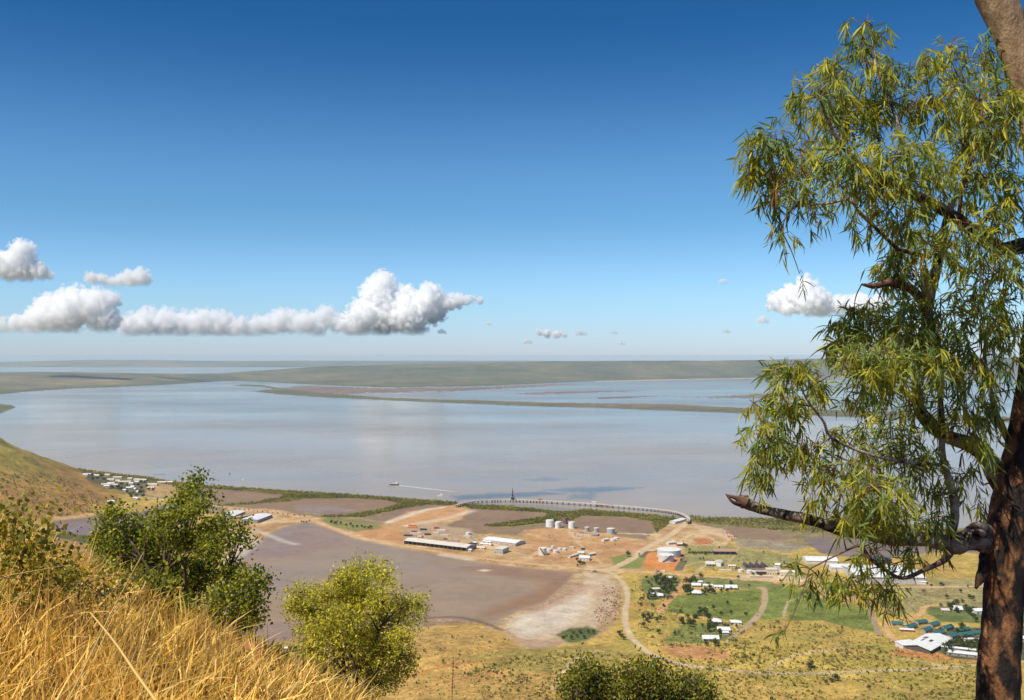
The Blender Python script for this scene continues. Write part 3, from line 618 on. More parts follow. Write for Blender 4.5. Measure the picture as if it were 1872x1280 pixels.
# giant white sheds behind the gum tree
pc = ground_pt(1613, 1056)
building('huge white roofed packing shed behind the gum leaves', 1613, 1056, 88, 74, 8.5, -3, 'gable', 3.2, None, (0.55, 0.53, 0.50), 'packing_shed', 'shed', 'big white sheds', win=0, over=1)
building('white lean-to shed on the left end of the huge packing shed', 1537, 1042, 32, 26, 6, -3, 'gable', 1.6, None, OFFWHITE, 'packing_shed', 'shed', 'big white sheds', win=0)
building('white barrel roofed shed farther off, left of the huge packing shed', 1499, 1029, 44, 24, 5, -4, 'arch', 4.0, None, OFFWHITE, 'barrel_shed', 'shed', 'big white sheds', win=0)
building('dark blue roofed shed just behind the huge white roof', 1611, 1029, 24, 16, 6, 0, 'gable', 2, (0.03, 0.06, 0.14), NAVY, 'shed', 'shed', None, win=0)
building('small white annex at the right corner of the huge packing shed', 1681, 1067, 16, 9, 3.5, -20, 'skillion', 1.2, None, OFFWHITE, 'annex', 'annex', None, win=0)
# sawtooth works
o = empty('sawtooth_factory', ground_pt(1382, 1041)); tag(o, 'old factory with four dark sawtooth roofs in the middle of the town', 'factory')
q = MB(); q.box(-17, 17, -9, 9, -.6, 4.5); q.build('wall', paint((0.30, 0.25, 0.21)), o)
for i in range(4):
    x0 = -16.8 + i * 8.3; q = MB()
    q.add([(x0, -9.3, 4.6), (x0 + 8.1, -9.3, 4.6), (x0 + 1.9, -9.3, 9.4), (x0, 9.3, 4.6), (x0 + 8.1, 9.3, 4.6), (x0 + 1.9, 9.3, 9.4)], [(0, 1, 2), (5, 4, 3), (1, 4, 5, 2), (0, 2, 5, 3), (0, 3, 4, 1)])
    q.build('roof', paint((0.085, 0.055, 0.065)), o)
building('black walled store in front of the sawtooth factory', 1392, 1050, 12, 7, 4.2, -3, 'skillion', .8, TAN, DARK, 'store', 'store', None, win=0)
building('cream two storey block right of the sawtooth factory', 1410, 1050, 14, 10, 7.5, -4, 'skillion', .5, M_ROOFC, CREAM, 'office_block', 'office', None, win=4)
building('tall narrow white tower house behind the cream block', 1421, 1044, 6.5, 8, 9.5, -4, 'gable', 1.5, None, OFFWHITE, 'tower_house', 'house', None, win=1)
building('pale building with dark openings, farthest right of the factory row', 1439, 1053, 19, 11, 6, -8, 'gable', 2, M_ROOFC, CREAM, 'workshop', 'workshop', None, win=4)
# town houses
HS = [('white roofed house with stepped roof beside the big shade trees', 1226, 1060, 17, 11, 3.6, -18, 'hip', M_ROOFC, OFFWHITE, 0),
 ('small pale arched roof carport behind the white house by the curved road', 1199, 1080, 13, 8, 2.8, 8, 'arch', M_ROOFC, GREY, 0),
 ('long white roofed house nearest the curved gravel road', 1199, 1091, 24, 10, 3.4, -3, 'gable', None, OFFWHITE, 1),
 ('white bungalow at the left end of the back row of houses', 1272, 1072, 16, 9, 3.2, -4, 'gable', None, OFFWHITE, 1),
 ('tiny white shed behind the left bungalow of the back row', 1280, 1067, 8, 5, 2.6, -8, 'skillion', None, OFFWHITE, 0),
 ('white bungalow second in the back row of houses', 1294, 1073.5, 17, 8, 3.0, -3, 'gable', None, OFFWHITE, 0),
 ('white bungalow with a side wing, third in the back row', 1313, 1076, 16, 9, 3.2, -5, 'gable', None, OFFWHITE, 0),
 ('double roofed white house at the right end of the back row', 1336, 1076.5, 21, 12, 3.4, -2, 'gable', None, OFFWHITE, 1),
 ('white pyramid roofed house in front of the back row', 1273, 1086, 16, 14, 3.4, -8, 'hip', None, OFFWHITE, 1),
 ('little white outhouse beside the pyramid roofed house', 1285.5, 1087.5, 5, 4, 2.5, 0, 'skillion', None, OFFWHITE, 0),
 ('white hip roofed house left of its twin below the green paddock', 1308.5, 1138.5, 16, 12, 3.4, -6, 'hip', None, OFFWHITE, 1),
 ('white hip roofed house standing alone by the curved track', 1345, 1141.5, 17, 12, 3.4, -6, 'hip', None, OFFWHITE, 0),
 ('white flat roofed house in front of the two hip roofed houses', 1322.5, 1154.5, 19, 10, 3.6, -4, 'gable', None, CREAM, 1),
 ('small white garage in front of the flat roofed house', 1326.5, 1160.5, 9, 5, 2.6, -4, 'skillion', None, OFFWHITE, 0),
 ('long bright white house nearest the low hill', 1298.5, 1169.5, 24, 11, 3.2, -3, 'gable', None, OFFWHITE, 1),
 ('cream gabled house behind the two big storage tanks', 1226, 995, 18, 11, 3.6, 25, 'gable', M_ROOFC, OFFWHITE, 0),
 ('small white house to the right behind the big storage tanks', 1242, 998, 12, 10, 3.6, 10, 'gable', M_ROOFC, RUST, 0),
 ('white house with orange end wall and wide gable facing the factory road', 1298, 1034, 18, 13, 4.2, -5, 'gable', M_ROOFC, OFFWHITE, 1),
 ('tall white gabled chapel-like house with its end facing the road', 1313.5, 1033.5, 22, 12, 5.2, 68, 'gable', M_ROOFC, WHITE, 0),
 ('pale tin hut between the white gables and the factory', 1338, 1037.5, 14, 8, 2.8, -5, 'gable', M_ROOFC, CREAM, 0),
 ('cream walled villa in the middle of the red earth yard', 1069, 1024, 21, 13, 4.6, -12, 'gable', None, OFFWHITE, 0),
 ('white house between the villa and the round tanks', 1062, 1013.5, 13, 8, 3.2, -8, 'gable', None, OFFWHITE, 0),
 ('pale gabled house up the yard behind the villa', 1080.5, 1016, 20, 8, 3.4, 42, 'gable', M_ROOFC, TAN, 0),
 ('long pale narrow building left of the villa', 1047.5, 1018, 34, 6, 2.8, 56, 'gable', M_ROOFC, CREAM, 0),
 ('white topped pump station right of the row of huts', 1106, 989.5, 14, 8, 3.6, 35, 'gable', M_ROOFC, OFFWHITE, 0),
 ('white house beside the trunk of the gum tree', 1791, 1121, 22, 14, 4.0, 8, 'hip', None, OFFWHITE, 0),
 ('half built white house among bushes above the teal roofs', 1750, 1116, 15, 10, 3.0, -15, 'skillion', None, OFFWHITE, 1),
 ('tan hut on the grass above the teal roofs', 1728, 1119, 12, 7, 2.6, -10, 'skillion', M_ROOFC, TAN, 0),
 ('white roof on the slope among the dry grass below the bush, upper of two', 485.5, 1196, 10, 7, 3.2, 10, 'gable', None, DARK, 0),
 ('white roof on the slope among the dry grass below the bush, lower of two', 489, 1209, 11, 7, 3.2, -10, 'gable', None, DARK, 0),
 ('small pale roof half hidden by the olive tree', 522, 1189, 7, 5, 2.8, 0, 'gable', None, OFFWHITE, 0),
 ('white roof seen to the right of the gum trunk', 1870, 1172, 22, 12, 4.0, 10, 'hip', None, OFFWHITE, 0)]
for lab, px, py, w, d, h, rot, rf, rc, wc, ver in HS:
    building(lab, px, py, w * .70, d * .80, h, rot, rf, None, rc, wc, win=3, verandah=bool(ver))
building('rust and tin roofed store with dark open front on the dry flat', 1324, 1013, 33, 13, 5, -3, 'skillion', 1.6, (0.42, 0.27, 0.16), DARK, 'store', 'store', None, True)
building('white roof shed at the landward end of the jetty', 1239, 955, 40, 12, 4.2, 52, 'gable', 1.4, None, OFFWHITE, 'shed', 'shed', None, win=0)
# school-like group at the right
pw, ps, pe = ground_pt(1664, 1186), ground_pt(1691, 1197), ground_pt(1730, 1176)
ax = pe - ps; c = (pw + pe) / 2
b_ = building('large white hall with low gable roof and dark skylights', 0, 0, ax.length, 25, 4.6, math.degrees(math.atan2(ax.y, ax.x)), 'gable', 2.8, (0.74, 0.74, 0.68), (0.10, 0.08, 0.08), 'hall', 'hall', None, win=0, xy=(c.x, c.y), over=1.2)
for (x, y) in ((-4, 4.2), (6, 4.0), (-2, -3.5), (9, 7.2)):
    q = MB(); sgn = 1 if y > 0 else -1; z = 4.6 + 2.8 * (1 - abs(y) / 12.5) + .28
    k = 2.8 / 12.5 * sgn
    q.add([(x - 4, y - 1.3, z + k * 1.3), (x + 4, y - 1.3, z + k * 1.3), (x + 4, y + 1.3, z - k * 1.3), (x - 4, y + 1.3, z - k * 1.3), (x - 4, y - 1.3, z + k * 1.3 - .2), (x + 4, y - 1.3, z + k * 1.3 - .2), (x + 4, y + 1.3, z - k * 1.3 - .2), (x - 4, y + 1.3, z - k * 1.3 - .2)], [(0, 1, 2, 3), (7, 6, 5, 4), (0, 4, 5, 1), (1, 5, 6, 2), (2, 6, 7, 3), (3, 7, 4, 0)])
    q.build('skylight', paint((0.09, 0.03, 0.035)), b_)
building('bright white annex on the left corner of the large hall', 1657, 1183, 19, 11, 4.2, 22, 'skillion', 1.2, None, OFFWHITE, 'annex', 'annex', None, win=0)
TE = [(1640, 1144, 17, 9, -8, 'farthest left'), (1664, 1149, 26, 11, 38, 'left front'), (1684, 1141, 20, 9, 20, 'left back'), (1693, 1155, 22, 10, 38, 'front, behind the hall'), (1706, 1145, 24, 11, 38, 'back, second row'), (1714, 1161, 24, 12, 38, 'nearest the hall roof'), (1731, 1151, 24, 11, 38, 'middle of the right half'), (1741, 1166, 22, 11, 38, 'right of the hall'), (1760, 1155, 23, 11, 20, 'right back'), (1763, 1164, 22, 11, 20, 'right front'), (1785, 1161, 20, 10, 10, 'farthest right, by the trunk')]
for px, py, w, d, rot, ps_ in TE:
    building('teal roofed dormitory block, ' + ps_, px, py, w * .66, d * .72, 3.2, rot, 'gable', 1.8, TEAL, (0.36, 0.30, 0.24), 'dormitory', 'dormitory', 'teal roofed blocks beside the hall', win=2)
building('narrow white lean-to in front of the left teal roof', 1658, 1155, 14, 4, 2.6, -12, 'skillion', .5, None, RUST, 'lean_to', 'lean-to', None, win=0)
building('thin white covered walkway under dark trees near the trunk', 1776, 1173, 20, 4, 2.8, -12, 'skillion', .4, None, OFFWHITE, 'walkway', 'walkway', None, win=0)
building('long white low roofed block running down beside the road, front one', 1760, 1199, 30, 9, 3.4, -24, 'gable', 1.2, None, (0.3, 0.28, 0.27), 'classroom_block', 'block', 'long white blocks right of the hall', win=4)
building('thin white long block behind the front one, right of the hall', 1752, 1190, 32, 5, 3.2, -24, 'gable', .8, None, (0.3, 0.28, 0.27), 'classroom_block', 'block', 'long white blocks right of the hall', win=0)
# far settlement under the hill
FS = [(157, 870, 14, -8, 'white', 'farthest left, two small roofs'), (163, 869, 11, 8, 'white', 'tiny, beside the farthest left roof'), (175.5, 871.5, 22, -4, 'white', 'bright, alone in dark trees'), (197, 870, 16, -5, 'tan', 'tan, nearest the mangroves'), (215, 875, 26, 6, 'tan', 'cream, behind the main row'), (203, 879, 20, -4, 'tan', 'tan, left of the main row'), (213, 881, 22, -4, 'tan', 'tan, middle of the main row'), (228, 883, 34, 10, 'tan', 'long, in the middle of the settlement'), (238, 877, 14, -5, 'tan', 'sandy, back row right'), (251, 879, 20, -8, 'tan', 'cream, right of the long roof'), (263, 879.5, 18, -6, 'tan', 'tan, farthest right of the back row'), (194, 888, 24, 12, 'tan', 'pale, left end of the front row'), (203, 886, 18, 15, 'white', 'pale, second in the front row'), (210, 889, 16, 10, 'tan', 'pale, third in the front row'), (195, 891, 14, 14, 'white', 'pale, lowest of the front row'), (240, 886, 12, 0, 'white', 'white, under the long roof'), (250, 883, 12, 5, 'white', 'white, by the road'), (236, 894, 14, 15, 'white', 'white, left of the white cluster'), (243, 892, 12, -20, 'white', 'white, top of the white cluster'), (248, 896, 12, -50, 'white', 'white, centre of the white cluster'), (252.5, 901, 12, -50, 'white', 'white, bottom of the white cluster'), (228, 898.5, 8, 0, 'white', 'tiny white, in the trees'), (279, 888, 28, -4, 'tan', 'long pale, right of the road'), (276, 894, 18, 0, 'white', 'small pale, lower right of the road'), (296, 884, 24, -4, 'tan', 'cream, open yard right'), (309, 883.5, 24, -4, 'tan', 'cream, farthest right'), (204, 919, 18, 8, 'white', 'white, low on the hill among dark shrubs'), (247, 913, 9, 0, 'white', 'tiny white, above the green bush'), (252.5, 914, 8, 0, 'white', 'tiny white, second above the green bush')]
for px, py, w, rot, kc, ps_ in FS:
    building('far settlement house, ' + ps_, px, py, w * .8, 8 if w > 12 else 6, 3.4, rot, 'gable', 1.7, M_ROOFC if kc == 'tan' else None, CREAM if kc == 'tan' else OFFWHITE, group='houses of the far settlement', win=2)

# storage tanks
def tank(label, px, py, r, h, wc, rc=None, stair=0, group='storage tanks', cone=0.06, bund=False):
    p = ground_pt(px, py); o = empty('storage_tank', p); tag(o, label, 'tank', group)
    n = 40 if r > 6 else 24; wm_ = P(wc)
    q = MB(); q.cyl(0, 0, -.5, h, r, n=n, cap=False)
    for k in range(1, 4):
        q.cyl(0, 0, h * k / 4 - .06, h * k / 4 + .06, r + .05, n=n)
    q.build('wall', wm_, o)
    q = MB(); q.cyl(0, 0, h, h + .25, r + .12, n=n); q.cyl(0, 0, h + .25, h + .25 + r * cone, r * .98, .25, n=n); q.build('roof', P(rc) if rc else M_ROOFW, o)
    q = MB(); q.cyl(0, 0, 0, 0.35, r + .9, n=n); q.build('plinth', paint((0.5, 0.46, 0.4)), o)
    if stair:
        q = MB(); a0, a1 = (R(-125), R(-62)) if stair > 0 else (R(-62), R(-125))
        for i in range(24):
            t = i / 23; a = a0 + (a1 - a0) * t; z = .4 + (h - .2) * t
            a, z = a, h + .2 - (h - .2) * t
            x, y = (r + .45) * math.cos(a), (r + .45) * math.sin(a)
            q.box(-.55, .55, -.45, .45, z - .25, z + .85, rz=a + math.pi / 2, c=(x, y))
        q.build('stair', paint((0.10, 0.075, 0.06)), o)
    return o
tank('largest storage tank, wide and white topped, behind its smaller neighbour', 1223, 1016.5, 17.6, 10.2, (0.60, 0.58, 0.54), cone=.03)
tank('white storage tank with a diagonal stair in front of the largest tank', 1218, 1026, 11.2, 9.6, (0.62, 0.60, 0.57), stair=-1, cone=.05)
tank('cream storage tank with a diagonal stair on the red earth yard', 992, 1014.5, 6.1, 10.5, (0.70, 0.65, 0.56), stair=1, cone=.03)
tank('big white upright tank at the left end of the mudflat row', 1005, 963, 6.9, 11.5, WHITE)
tank('slim white upright tank in front of its overlapped twin', 1019, 966, 4.0, 10.2, WHITE)
tank('white upright tank half hidden behind the slim one', 1021.5, 964.5, 4.8, 10.4, WHITE)
tank('white upright tank standing apart, right of the overlapping pair', 1045, 965.8, 5.7, 10.6, WHITE)
tank('rusty brown upright tank behind the white pair', 1032.5, 958, 5.0, 11, (0.24, 0.13, 0.11), (0.2, 0.12, 0.1))
tank('grey steel tank, left of the three grey ones', 1073, 972, 3.9, 7.6, GREY)
tank('grey steel tank, middle of the three grey ones', 1090, 973.5, 4.2, 7.6, GREY)
tank('widest grey steel tank, right of the three grey ones', 1116.5, 975.5, 6.7, 8.6, (0.42, 0.42, 0.40))
for px, py, r, h, lab in ((1004, 1008, 3.9, 3.6, 'low round white tank right beside the stair tank'), (1016, 1011, 4.0, 4.0, 'low round white tank nearest the road, in the red yard'), (1010.5, 1002, 2.6, 3.0, 'small cream round tank, farthest of the yard cluster'), (1023, 1006, 3.2, 3.4, 'low round cream tank, middle of the yard cluster'), (1032, 1006, 3.6, 3.0, 'low round tank, right end of the yard cluster'), (1120, 989, 4.4, 3.0, 'low round white tank near the mudflat track'), (1126.5, 986, 4.2, 2.8, 'low round white tank behind its twin near the track'), (856, 978, 4.2, 4.2, 'round white tank among the parked trucks'), (1370, 1048, 3.9, 4.0, 'round white tank in front of the sawtooth factory, left one'), (1379.5, 1049, 3.4, 3.8, 'round white tank in front of the sawtooth factory, right one'), (1354, 1046, 3.6, 3.6, 'low white tank at the left corner of the factory')):
    tank(lab, px, py, r, h, OFFWHITE, cone=.12, group='small round tanks')
tank('slim dark standpipe tank left of the orange bund', 1168.5, 1019, 1.6, 7.5, (0.42, 0.30, 0.2), group=None)

# containers, huts in a row, vehicles
def ribbed(label, px, py, L, rot, c, name='shipping_container', cat='container', group='containers and huts in the works yard', h=2.9, d=2.9):
    p = ground_pt(px, py); o = empty(name, p, R(rot)); tag(o, label, cat, group); m = MB(); m.box(-L / 2, L / 2, -d / 2, d / 2, .1, h)
    k = int(L / 1.2)
    for i in range(k):
        x = -L / 2 + .3 + i * (L - .6) / max(1, k - 1); m.box(x - .12, x + .12, -d / 2 - .07, d / 2 + .07, .3, h - .15)
    m.build('body', paint(c), o)
    q = MB(); q.box(-L / 2 - .12, L / 2 + .12, -d / 2 - .14, d / 2 + .14, h + .003, h + .14); q.build('roof', paint(tuple(min(.8, x * 1.4 + .06) for x in c)), o)
    q = MB(); q.box(L / 2 + .01, L / 2 + .09, -1.1, 1.1, .3, h - .2); q.build('door', paint(tuple(x * .6 for x in c)), o)
    for s in (-1, 1):
        q = MB(); q.box(s * L * .35 - .3, s * L * .35 + .3, -d / 2, d / 2, -.3, .097); q.build('skid', paint(DARK), o)
    return o
for px, py, L, rot, c, lab in ((1044, 977.5, 11, -6, CREAM, 'pale long hut, left of the row of three'), (1059, 979.5, 11, -4, CREAM, 'pale long hut, middle of the row of three'), (1073, 981, 12, -4, CREAM, 'pale long hut, right of the row of three'), (1057, 987, 9, -4, (0.6, 0.48, 0.42), 'pinkish hut alone on the red earth below the row'), (1062, 974.5, 5, 0, (0.5, 0.3, 0.25), 'small reddish hut behind the row of huts'), (1045, 1003, 7, -5, CREAM, 'pale hut behind the yard tank cluster'), (1066, 1005.5, 6, -5, DARK, 'dark hut behind the white house in the yard'),
   (754, 962.5, 14, -8, ORANGE, 'orange container, farthest left in the truck yard'), (754, 966, 16, -6, (0.55, 0.24, 0.10), 'pale orange container in front of the orange one'), (774, 969.5, 11, -4, NAVY, 'navy container near the yard left side'), (798, 967, 9, -6, RED, 'red container at the back of the yard'), (807, 971, 15, -10, OFFWHITE, 'white container in front of the red one'), (757, 973.5, 9, -6, RED, 'small red container in the yard centre left'), (760, 977, 19, -5, CREAM, 'long cream container behind the long shed'), (746, 980.5, 14, -5, (0.06, 0.05, 0.08), 'dark container at the left end of the long shed'), (782, 978.5, 11, -4, DARK, 'black container behind the long shed'), (797, 976.5, 9, -4, CREAM, 'cream container mid yard'), (813, 980.5, 13, -3, CREAM, 'wide cream container mid yard right'), (814, 987, 6, -4, RUST, 'rusty bin close behind the long shed'), (854, 983, 11, -4, OFFWHITE, 'white container below the round white tank'), (834, 990.5, 9, -20, (0.5, 0.3, 0.25), 'pinkish container close to the long shed roof'), (1326, 1045, 17, -5, CREAM, 'long cream container beside the factory road'), (1212, 1047, 5, 0, OFFWHITE, 'small pale box on the roadside below the tanks'), (1392, 1057, 30, -3, (0.55, 0.42, 0.28), 'low sandy wall-like store along the factory road')):
    ribbed(lab, px, py, L, rot, c)
def truck(label, px, py, L, rot, cab, bed, z=None, group='vehicles'):
    p = ground_pt(px, py, z); o = empty('truck', p, R(rot)); tag(o, label, 'truck', group)
    q = MB(); q.box(-L / 2, -L / 2 + 2.2, -1.2, 1.2, .7, 3.0); q.box(-L / 2 - .35, -L / 2, -1.1, 1.1, .7, 1.7); q.build('cab', paint(cab), o)
    q = MB(); q.box(-L / 2 - .02, -L / 2 + .3, -1.0, 1.0, 1.9, 2.7); q.box(-L / 2 + .5, -L / 2 + 1.6, -1.23, 1.23, 1.9, 2.7); q.build('windscreen', paint(GLASS, .2), o)
    q = MB(); q.box(-L / 2 + 2.4, L / 2, -1.25, 1.25, 1.1, 3.2); q.build('bed', paint(bed), o)
    q = MB(); q.box(-L / 2 + .1, L / 2 - .2, -.5, .5, .7, 1.09); q.build('chassis', paint(DARK), o)
    for x in (-L / 2 + 1.1, L / 2 - 1.2, L / 2 - 2.5):
        for s in (-1, 1):
            q = MB(); n = 12
            v = [(x + .5 * math.cos(2 * math.pi * i / n), s * 1.0 + d, .5 + .5 * math.sin(2 * math.pi * i / n)) for d in (-.17, .17) for i in range(n)]
            q.add(v, [(i, (i + 1) % n, n + (i + 1) % n, n + i) for i in range(n)] + [tuple(range(n - 1, -1, -1)), tuple(range(n, 2 * n))]); q.build('wheel', paint(DARK), o)
    return o
truck('dark blue truck with white load parked by the middle grey tank', 1089, 980, 12, 180, NAVY, (0.4, 0.4, 0.45))
truck('red and white truck parked left in the yard behind the long shed', 769, 983, 9, 170, RED, OFFWHITE)
truck('small pale truck by the roadside near the stair tank', 1086, 1046, 6, 10, OFFWHITE, TAN)
truck('small truck with white cab on the bund road beside the tanks', 1201, 1046.5, 6, 5, OFFWHITE, (.4, .2, .1))

# jetty
JP = smooth_line([(834, 923.0), (842, 920.5), (852, 918.3), (870, 915.8), (890, 914.2), (915, 913.2), (938, 913.2), (970, 914.2), (1000, 915.5), (1050, 918.6), (1100, 922), (1150, 926), (1190, 929.6), (1220, 933.2), (1240, 937), (1252, 942), (1258, 947), (1258, 953)], 5)
JZ = 5.6
jp = [ground_pt(x, y, JZ) for x, y in JP]
jo = empty('jetty', jp[len(jp) // 2] * 1.0); tag(jo, 'long curved wharf on piles reaching along the shore of the estuary', 'jetty')
jc = jo.location.copy()
dk = MB(); v = []; side = []
for i, p in enumerate(jp):
    d = (jp[min(i + 1, len(jp) - 1)] - jp[max(i - 1, 0)]).normalized(); n = Vector((-d.y, d.x, 0)); side.append((d, n))
    for s, z in ((-3.2, 0), (3.2, 0), (3.2, -1.0), (-3.2, -1.0)): q = p + n * s - jc; v.append((q.x, q.y, q.z + z))
f = []
for i in range(len(jp) - 1):
    b = i * 4
    for k in range(4): f.append((b + k, b + (k + 1) % 4, b + 4 + (k + 1) % 4, b + 4 + k))
dk.add(v, f); dk.build('deck', paint((0.56, 0.44, 0.32)), jo)
kb = MB()
for i in range(len(jp) - 1):
    for s in (-3.1, 3.1): kb.bar(jp[i] + side[i][1] * s - jc + Vector((0, 0, .45)), jp[i + 1] + side[i + 1][1] * s - jc + Vector((0, 0, .45)), .14)
kb.build('rail', paint(OFFWHITE), jo)
acc = 0; pile0 = None
for i in range(1, len(jp)):
    acc += (jp[i] - jp[i - 1]).length
    if acc < 5.6: continue
    acc = 0; base = jp[i] - jc
    if pile0 is None:
        q = MB()
        for s in (-2.6, 2.6): q.cyl(s, 0, -7.0, -1.0, .6, n=8)
        q.box(-3.3, 3.3, -.6, .6, -2.0, -1.005); pile0 = q.build('pile_bent', paint((0.10, 0.075, 0.06)), jo); c = pile0
    else:
        c = pile0.copy(); COL.objects.link(c); c.parent = jo
    c.location = base; c.rotation_euler = (0, 0, math.atan2(side[i][1].y, side[i][1].x))
# loading tower on the jetty
tp = ground_pt(937, 913.4, JZ); to = empty('loading_tower', tp); tag(to, 'black and white lattice loading tower standing on the jetty', 'tower')
leg = MB(); Ht = 22.0
def tw_(z): return 3.4 * (1 - z / Ht) + 0.8
for sx2 in (-1, 1):
    for sy2 in (-1, 1):
        q = MB(); q.bar((sx2 * tw_(0), sy2 * tw_(0), 0), (sx2 * tw_(Ht), sy2 * tw_(Ht), Ht), .28); q.build('leg', paint(OFFWHITE), to)
br = MB()
for k in range(6):
    z0, z1 = Ht * k / 6, Ht * (k + 1) / 6
    for s in (-1, 1):
        for a, b in ((-1, 1), (1, -1)):
            br.bar((a * tw_(z0), s * tw_(z0), z0), (b * tw_(z1), s * tw_(z1), z1), .16); br.bar((s * tw_(z0), a * tw_(z0), z0), (s * tw_(z1), b * tw_(z1), z1), .16)
        br.bar((-tw_(z1), s * tw_(z1), z1), (tw_(z1), s * tw_(z1), z1), .16)
br.build('bracing', paint(DARK), to)
for z in (1.5, 8.5, 14.5, 20):
    q = MB(); q.box(-tw_(z) * .8, tw_(z) * .8, -tw_(z) * .8, tw_(z) * .8, z, z + 2.6); q.build('cabin', paint(DARK), to)
q = MB(); q.box(1.2, 4.6, -1.5, 1.5, 0, 6.5); q.build('hopper', paint((0.07, 0.07, 0.08)), to)
truck('orange truck driving on the jetty right of the tower', 987, 914.6, 8, 178, ORANGE, ORANGE, JZ)
o = ribbed('white cabin on the jetty halfway along, open front', 1086, 921, 9, -4, OFFWHITE, 'jetty_cabin', 'cabin', None, 4.5, 4); o.location = ground_pt(1086, 921, JZ)
o = ribbed('long dark barge-like pontoon deck lying against the jetty', 1105, 923.5, 34, -5, (0.08, 0.07, 0.08), 'pontoon', 'pontoon', None, 2.2, 5); o.location = ground_pt(1105, 924.0, 0.3)
truck('white truck parked at the right end of the jetty', 1258, 951, 9, 95, OFFWHITE, OFFWHITE, JZ)
# thin landing at the far settlement
lp = ground_pt(291, 866.8, 1.2); lo = empty('landing', lp, R(14)); tag(lo, 'thin grey boat landing reaching into the water at the far settlement', 'landing')
q = MB(); q.box(-15, 15, -1.2, 1.2, 0, .4); q.build('deck', paint((0.25, 0.22, 0.2)), lo)
for x in range(-14, 15, 4):
    q = MB(); q.cyl(x, 0, -2.5, -.003, .25, n=6); q.build('pile', paint(DARK), lo)
# boats
def hull(L, B, Hh, m):
    n = 9; v = []
    for i in range(n):
        t = i / (n - 1); x = -L / 2 + L * t; b = B / 2 * (math.sin(min(1, t * 2.2) * math.pi / 2) if t < .5 else 1); sh = Hh * (1 + .35 * (1 - t) ** 2)
        v += [(x, -b, sh), (x, -b * .7, -.4), (x, b * .7, -.4), (x, b, sh)]
    f = []
    for i in range(n - 1):
        b0 = i * 4
        for k in range(3): f.append((b0 + k, b0 + k + 1, b0 + 5 + k, b0 + 4 + k))
        f.append((b0 + 3, b0, b0 + 4, b0 + 7))
    f += [(3, 2, 1, 0), tuple(range((n - 1) * 4, n * 4))]; m.add(v, f)
bp = ground_pt(720.5, 886.5, 0); bo = empty('workboat', bp, R(-6)); tag(bo, 'dark hulled workboat with white wheelhouse trailing a wake', 'boat', 'boats on the estuary')
q = MB(); hull(22, 6, 2.0, q); q.build('hull', paint((0.03, 0.03, 0.06)), bo)
q = MB(); q.box(4, 8.5, -2.2, 2.2, 2.05, 5.0); q.box(4.6, 7.6, -1.7, 1.7, 5.0, 7.2); q.build('wheelhouse', paint(WHITE), bo)
q = MB(); q.box(-9, 3.5, -2.2, 2.2, 2.03, 2.9); q.build('cargo_deck', paint(OFFWHITE), bo)
q = MB(); q.bar((6, 0, 7.2), (6, 0, 10.5), .12); q.bar((-8, 0, 2.9), (-8, 0, 6), .12); q.build('mast', paint(DARK), bo)
for nm, px, py, lab, L in (('yacht', 805.5, 906.5, 'small white yacht near the shore with its mast up', 11), ('launch', 445, 877, 'small white launch moored off the mangroves', 8)):
    p = ground_pt(px, py, 0); o = empty(nm, p, R(4)); tag(o, lab, 'boat', 'boats on the estuary')
    q = MB(); hull(L, 3, 1.3, q); q.build('hull', paint(WHITE), o); q = MB(); q.box(-1.5, 2.5, -1, 1, 1.31, 2.7); q.build('cabin', paint(WHITE), o)
    if nm == 'yacht':
        q = MB(); q.bar((0, 0, 1.3), (0, 0, 9), .1); q.build('mast', paint(OFFWHITE), o)
        q = MB(); q.add([(.15, -.05, 2.2), (3.6, -.05, 2.2), (.15, -.05, 7.5), (.15, .05, 2.2), (3.6, .05, 2.2), (.15, .05, 7.5)], [(0, 1, 2), (5, 4, 3), (0, 3, 4, 1), (1, 4, 5, 2), (2, 5, 3, 0)]); q.build('sail', paint(WHITE), o)
p = ground_pt(420, 867, 0); o = empty('buoy', p); tag(o, 'dark channel buoy floating off the mangroves', 'buoy')
q = MB(); q.cyl(0, 0, -.3, 1.6, 1.7, 1.4, 12); q.build('float', paint(DARK), o); q = MB(); q.cyl(0, 0, 1.6, 4.6, .8, .25, 8); q.build('topmark', paint((.08, .05, .04)), o)
# wake
wk = MB(); a, b = ground_pt(729, 887.6, .06), ground_pt(835, 899.5, .06); wp = []
for i in range(31):
    t = i / 30; c = a.lerp(b, t); n = (b - a).normalized(); n = Vector((-n.y, n.x, 0)); hw = 1.6 + 4.5 * t
    j = 1 + .35 * mnoise.noise((t * 14, 3, 0)); wp += [tuple(c - n * hw * j), tuple(c + n * hw * j)]
wkc = np.zeros((62, 3)); tt = np.repeat(np.linspace(0, 1, 31), 2)[:, None]
wkc[:] = np.array([.72, .68, .62]) * (1 - tt) ** .6 + np.array([0.33, 0.245, 0.19]) * (1 - (1 - tt) ** .6)
o = np_mesh('wake', wp, [np.array([(2 * i, 2 * i + 2, 2 * i + 3, 2 * i + 1) for i in range(30)])], wkc, [M_ROAD]); tag(o, 'pale foam wake trailing behind the workboat', 'wake', kind='stuff')
